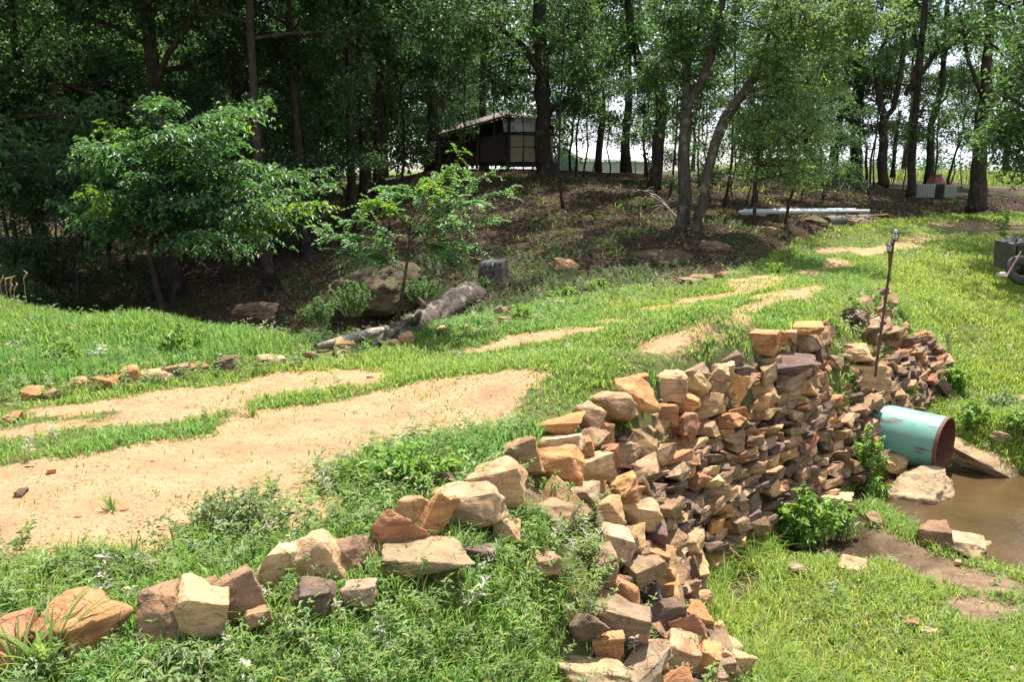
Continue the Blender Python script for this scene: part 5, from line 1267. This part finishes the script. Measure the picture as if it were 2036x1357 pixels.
def stalks(px, py, hpx, n, label, seed):
    g0 = hit(px, py); m = g0.y / F; r = random.Random(seed); b = MB(); hb = MB()
    t = empty('dry_grass_stalks', g0); tag(t, label, 'dry grass', 'dry brown grass stalks on the mound')
    for k in range(n):
        e = Vector((r.gauss(0, .10), r.gauss(0, .06), 0)); h = hpx * m * r.uniform(.7, 1.05); tp = e + Vector((r.gauss(0, .05), 0, h)); b.tube([e, e.lerp(tp, .5), tp], [.0035, .003, .002], 4, False)
        hb.tube([tp, tp + Vector((r.gauss(.02, .02), 0, .06)), tp + Vector((r.gauss(.05, .03), 0, .09))], [.007, .009, .002], 5)
    b.build('stems', M_straw, t); hb.build('seed_heads', M_straw, t)
M_straw = mat_plain('dry_straw', (.30,.19,.10), (.42,.28,.15), 20, .8)
stalks(22,640,85,6,"dry brown grass stalks at the left frame edge of the mound",1); stalks(172,640,60,4,"dry brown grass stalks standing on the mound crest",2)
# ------------------------------------------------------------------ shed
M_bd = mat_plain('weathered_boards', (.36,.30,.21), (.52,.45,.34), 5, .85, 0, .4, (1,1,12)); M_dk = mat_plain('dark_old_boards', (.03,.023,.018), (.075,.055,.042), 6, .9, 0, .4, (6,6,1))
M_rt = mat_plain('rusty_roof_sheet', (.09,.06,.05), (.19,.14,.12), 6, .8, .1, .3); M_wh = mat_plain('white_corrugated_sheet', (.85,.86,.86), (.74,.75,.75), 4, .45, .3, .1)
SY = 26.0
sh = empty('shed', P(1000, 335, Y=SY)); tag(sh, "small weathered board shed with open lean-to under the trees on the slope", 'shed')
u = SY / F * 1.0
def sx(px, py, d=0): return loc(sh, P(px, py, Y=SY + d))
def slab(name, pts, th, mat, par=sh):     # planar polygon thickened along y
    b = MB(); n = len(pts); f_ = [p + Vector((0, -th/2, 0)) for p in pts]; k_ = [p + Vector((0, th/2, 0)) for p in pts]
    b.add(f_ + k_, [tuple(range(n)), tuple(range(2*n-1, n-1, -1))] + [(i, i+n, (i+1)%n+n, (i+1)%n) for i in range(n)]); return b.build(name, mat, par)
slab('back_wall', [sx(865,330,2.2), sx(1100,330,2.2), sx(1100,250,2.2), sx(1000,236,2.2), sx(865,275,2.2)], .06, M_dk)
b = MB(); z0 = sx(1015,322); wlen = (sx(1100,322) - sx(1015,322)).x; hgt_ = (sx(1015,264) - z0).z; nb_ = 7
for k in range(nb_): b.box(z0 + Vector((wlen/2, -.01 * (k % 2), hgt_ * (k + .5) / nb_)), (wlen, .03, hgt_ / nb_ * .97), (R(4), 0, 0))
b.build('board_wall', M_bd, sh)
b = MB(); zt = sx(1003,262); n_c = 11
for k in range(n_c):
    hh_ = (sx(1003,236) - zt).z * 1.05 / n_c; x0_ = zt.x - .02 - .05 * (k / n_c); b.tube([Vector((x0_, -.02, zt.z + hh_ * (k + .5))), Vector((zt.x + wlen + .15 - .06 * k, -.02, zt.z + hh_ * (k + .5)))], hh_ * .62, 8)
b.build('corrugated_panel', M_wh, sh)
slab('opening_shade', [sx(955,322,.1), sx(1008,322,.1), sx(1008,262,.1), sx(955,275,.1)], .03, M_dk)  # solid dark panel standing in for the shade inside the opening
b = MB(); 
def roof(p0, p1, d0, d1, name, up_=.2):
    a0 = loc(sh, P(*p0, Y=SY + d0)); a1 = loc(sh, P(*p1, Y=SY + d0)); c0 = a0 + Vector((.2, d1 - d0, up_)); c1 = a1 + Vector((.2, d1 - d0, up_)); q = MB(); nn = 16
    top_, bot = [], []
    for i in range(nn * 2 + 1):
        f = i / (nn * 2); z_ = .03 * (i % 2)
        for (e0, e1) in ((a0, a1), (c0, c1)): top_.append(e0.lerp(e1, f) + Vector((0, 0, z_ + .03))); bot.append(e0.lerp(e1, f) + Vector((0, 0, z_)))
    V_ = top_ + bot; n2 = len(top_); fs = []
    for i in range(nn * 2): j = 2 * i; fs += [(j, j+2, j+3, j+1), (n2+j, n2+j+1, n2+j+3, n2+j+2), (j, n2+j, n2+j+2, j+2), (j+1, j+3, n2+j+3, n2+j+1)]
    fs += [(0, 1, n2+1, n2), (n2-2, 2*n2-2, 2*n2-1, n2-1)]; q.add(V_, fs); q.build(name, M_rt, sh)
roof((858,277), (1003,235), -.7, 2.3, 'roof', .42); roof((1003,229), (1105,243), -.45, 2.5, 'roof')
b = MB(); b.tube([sx(855,273,-.7), sx(1003,231,-.7)], .035, 6); b.build('rafter', M_dk, sh)
for pxx in (872, 912, 948, 1010): MB().tube([sx(pxx, 336, -.3), sx(pxx + 3, 272 - (pxx-872)*.28, -.3)], .045, 6).build('post', M_dk, sh)
MB().tube([sx(880,336,-.3), sx(915,275,-.3)], .03, 6).build('brace', M_dk, sh)
MB().tube([sx(1013,266,-.06), sx(1100,268,-.06)], .03, 4).build('trim_board', M_dk, sh)
MB().tube([sx(1013,292,-.06), sx(1100,293,-.06)], .012, 4).build('trim_board', M_dk, sh)
MB().box(sx(1057,329,.3), (wlen + .2, .8, .10)).build('floor_beam', M_dk, sh)
MB().box(sx(940,316,.9), (1.4, 1.2, .35)).build('floor_beam', M_dk, sh)
# far building with white roof
fb = empty('metal_building', P(1200, 330, Y=70)); tag(fb, "long low building with bright white metal roof beyond the ridge", 'building')
M_wr = mat_plain('white_roof_metal', (.80,.80,.80), (.72,.73,.74), 3, .4, .0, .05); M_gr = mat_plain('dark_green_siding', (.06,.09,.07), (.09,.12,.09), 4, .7); M_ow = mat_plain('offwhite_siding', (.45,.45,.42), (.38,.38,.35), 3, .7)
def fx(px, py, d=0): return loc(fb, P(px, py, Y=70 + d))
e0, e1 = fx(1150,314), fx(1300,321); r0, r1 = fx(1128,290,5) , fx(1300,299,5)
MB().add([e0, e1, r1, r0, e0 - Vector((0,0,.12)), e1 - Vector((0,0,.12)), r1 - Vector((0,0,.12)), r0 - Vector((0,0,.12))], [(0,1,2,3),(7,6,5,4),(0,4,5,1),(3,2,6,7),(1,5,6,2),(0,3,7,4)]).build('roof', M_wr, fb)
MB().box((e0 + e1) / 2 + Vector((0, .4, -1.4)), ((e1 - e0).x, .2, 2.5)).build('wall', M_ow, fb)
g0_ = fx(1096,318,2); g1_ = fx(1150,318,0); gp = fx(1124,290,1.5)
slab('gable_wall', [g0_ + Vector((0,0,-2)), g1_ + Vector((0,0,-2)), g1_, gp, g0_], .15, M_gr, fb)
# stacked white pipes
M_pv = mat_plain('pale_blue_metal', (.80,.86,.90), (.70,.77,.83), 6, .35, .1, .05)
for k, (a, b_, r_) in enumerate([((1470,421),(1728,419),.030),((1474,425),(1640,421),.028),((1480,418),(1700,416),.026)]):
    pa = P(*a, Y=18.0 + k * .15); pb = P(*b_, Y=19.4 + k * .15); o_ = empty('metal_pole', pa); tag(o_, ["long pale metal pole reaching farthest right in the pile", "short pale metal pole in front of the pile", "pale metal pole lying highest in the pile"][k], 'pole', 'pale poles lying on the bank')
    n_s = MB(); n_s.tube([Vector((0,0,0)), pb - pa], r_, 10); n_s.build('pole', M_pv, o_, smooth=True)
    MB().tube([(pb - pa) * -.002, (pb - pa) * .012], r_ * 1.25, 10).build('coupling', M_pv, o_)
for o_ in [x for x in COL.objects if x.name.startswith('pole') and x.parent]: o_.name = 'tube'
sup = MB().box((0,0,0), (.5,.12,.10)).build('timber_block', M_bd); sup.location = P(1500, 429, Y=18.3); tag(sup, "timber block under the left end of the pale poles", 'timber block')
# corrugated culvert and soil heap
M_cor = mat_plain('grey_galvanised', (.11,.10,.09), (.17,.155,.14), 8, .75, .2, .2)
ca, cb = P(1643, 440, Y=18.6), P(1722, 436, Y=19.8); cc = empty('corrugated_culvert', ca); tag(cc, "old grey corrugated culvert pipe half buried at the bank", 'culvert')
pts = [loc(cc, ca.lerp(cb, i / 40)) for i in range(41)]; MB().tube(pts, [.105 + .012 * (i % 2) for i in range(41)], 24).build('corrugated_shell', M_cor, cc, smooth=True)
MB().tube([pts[0] - (pts[1]-pts[0]).normalized() * .01, pts[0]], .09, 20).build('mouth_shade', M_dk, cc)  # dark disc on the closed end, standing in for shade inside the pipe
# ribbed panels, dark box, red hopper
def ribbed(px0, px1, py0, py1, Y, label):
    c0 = P(px0, py1, Y=Y); c1 = P(px1, py1, Y=Y); t_ = P(px0, py0, Y=Y).z; t = empty('ribbed_sheet', c0); tag(t, label, 'metal panel', 'ribbed metal panels'); Wd = (c1 - c0).x; Hh = t_ - c0.z
    MB().box((Wd/2, 0, Hh/2), (Wd, .02, Hh)).build('sheet', M_sh, t); b = MB()
    for k in range(7): b.box((Wd * (k + .5) / 7, -.022, Hh/2), (.028, .022, Hh * .98))
    b.build('ribs', M_sh, t); MB().box((Wd/2, -.012, Hh - .02), (Wd * 1.02, .05, .04)).build('top_rail', M_sh, t); return t
M_sh = mat_plain('pale_grey_sheet', (.33,.35,.35), (.25,.27,.27), 5, .5, .3, .1)
ribbed(1821,1857,366,393,23.6,"pale ribbed metal panel left of the dark box"); ribbed(1876,1900,367,393,23.6,"pale ribbed metal panel right of the dark box")
dbx = empty('dark_box', P(1866, 394, Y=24.0)); tag(dbx, "dark slatted box standing between the two ribbed panels", 'box')
MB().box((0,.2,.20), (.28,.4,.40)).build('body', M_dk, dbx); b = MB()
for k in range(5): b.box((0,-.012,.05 + k*.08), (.27,.02,.05))
b.build('slats', M_blk, dbx)
M_red = mat_plain('faded_red_paint', (.28,.055,.045), (.20,.05,.04), 6, .6); hp_ = empty('red_hopper', P(1860, 368, Y=25)); tag(hp_, "faded red tapered hopper behind the ribbed panels", 'hopper')
b = MB(); b.tube([Vector((0,0,.03)), Vector((0,0,.28))], [.26,.16], 8); b.build('body', M_red, hp_); MB().tube([Vector((0,0,.28)), Vector((0,0,.31))], [.175,.175], 12).build('lid', M_red, hp_)
for a in (.8, 2.4, 3.9, 5.5): MB().tube([Vector((cos(a)*.2, sin(a)*.2, -.35)), Vector((cos(a)*.2, sin(a)*.2, .06))], .015, 5).build('leg', M_dk, hp_)
# junk pile at right edge
JY = 13.6
jb = empty('old_cabinet', P(2024, 540, Y=JY)); tag(jb, "old grey cabinet with black screen tilted in the junk pile", 'cabinet'); M_gp = mat_plain('grey_plastic', (.055,.052,.048), (.10,.095,.085), 8, .7)
MB().box((.02,.2,.28), (.42,.4,.46), (.1,-.15,.2)).build('body', M_gp, jb); MB().box((.06,-.02,.30), (.30,.03,.32), (.1,-.15,.2)).build('screen', M_blk, jb)
tb = MB(); t0_ = P(2030, 548, Y=JY - .4); tr_ = empty('tyre', t0_); tag(tr_, "black tyre lying in front of the old cabinet", 'tyre')
n_ = 32; V_ = []; fs = []
for i in range(n_):
    a = 2*pi*i/n_
    for j in range(10):
        c_ = 2*pi*j/10; R_ = .20 + .06*cos(c_); V_.append((R_*cos(a), R_*sin(a)*.5, .08 + R_*sin(a)*.75 + .07*sin(c_)))
        fs.append((i*10+j, ((i+1)%n_)*10+j, ((i+1)%n_)*10+(j+1)%10, i*10+(j+1)%10))
MB().add(V_, fs).build('casing', M_blk, tr_, smooth=True)
sk = empty('wooden_stick', P(2000, 552, Y=JY-.7)); tag(sk, "brown wooden stick leaning on the junk pile", 'stick'); MB().tube([Vector((0,0,0)), P(2030,500,Y=JY-.35) - P(2000,552,Y=JY-.7)], [.015,.012], 7).build('shaft', mat_plain('brown_wood', (.20,.10,.06), (.28,.15,.09), 10, .8), sk)
bgm = stone_mesh('plastic_bag', 777, .6); bgm.materials.clear(); bgm.materials.append(M_wh); bo = link('plastic_bag', bgm, loc=P(1992, 546, Y=JY-.5), scale=(.16,.12,.08)); tag(bo, "crumpled white plastic bag in grass left of the junk pile", 'bag')
ds = empty('mesh_dish', P(2034, 484, Y=JY)); tag(ds, "round black rimmed mesh dish on top of the junk pile", 'dish'); r_ = .13
MB().tube([Vector((cos(2*pi*k/20)*r_, -.02, sin(2*pi*k/20)*r_)) for k in range(21)], .012, 6).build('rim', M_blk, ds); b = MB()
for k in range(-4, 5):
    w_ = math.sqrt(max(0, 1 - (k/5)**2)) * r_; b.tube([Vector((-w_, -.02, k*r_/5)), Vector((w_, -.02, k*r_/5))], .0025, 4); b.tube([Vector((k*r_/5, -.02, -w_)), Vector((k*r_/5, -.02, w_))], .0025, 4)
b.build('mesh', M_gp, ds)
bk = stone_mesh('rubbish_bag', 778, .6); bk.materials.clear(); bk.materials.append(M_blk); bo = link('rubbish_bag', bk, loc=P(2045, 530, Y=JY+.1), scale=(.5,.45,.4)); tag(bo, "black rubbish bag behind the tyre at the frame edge", 'bag')
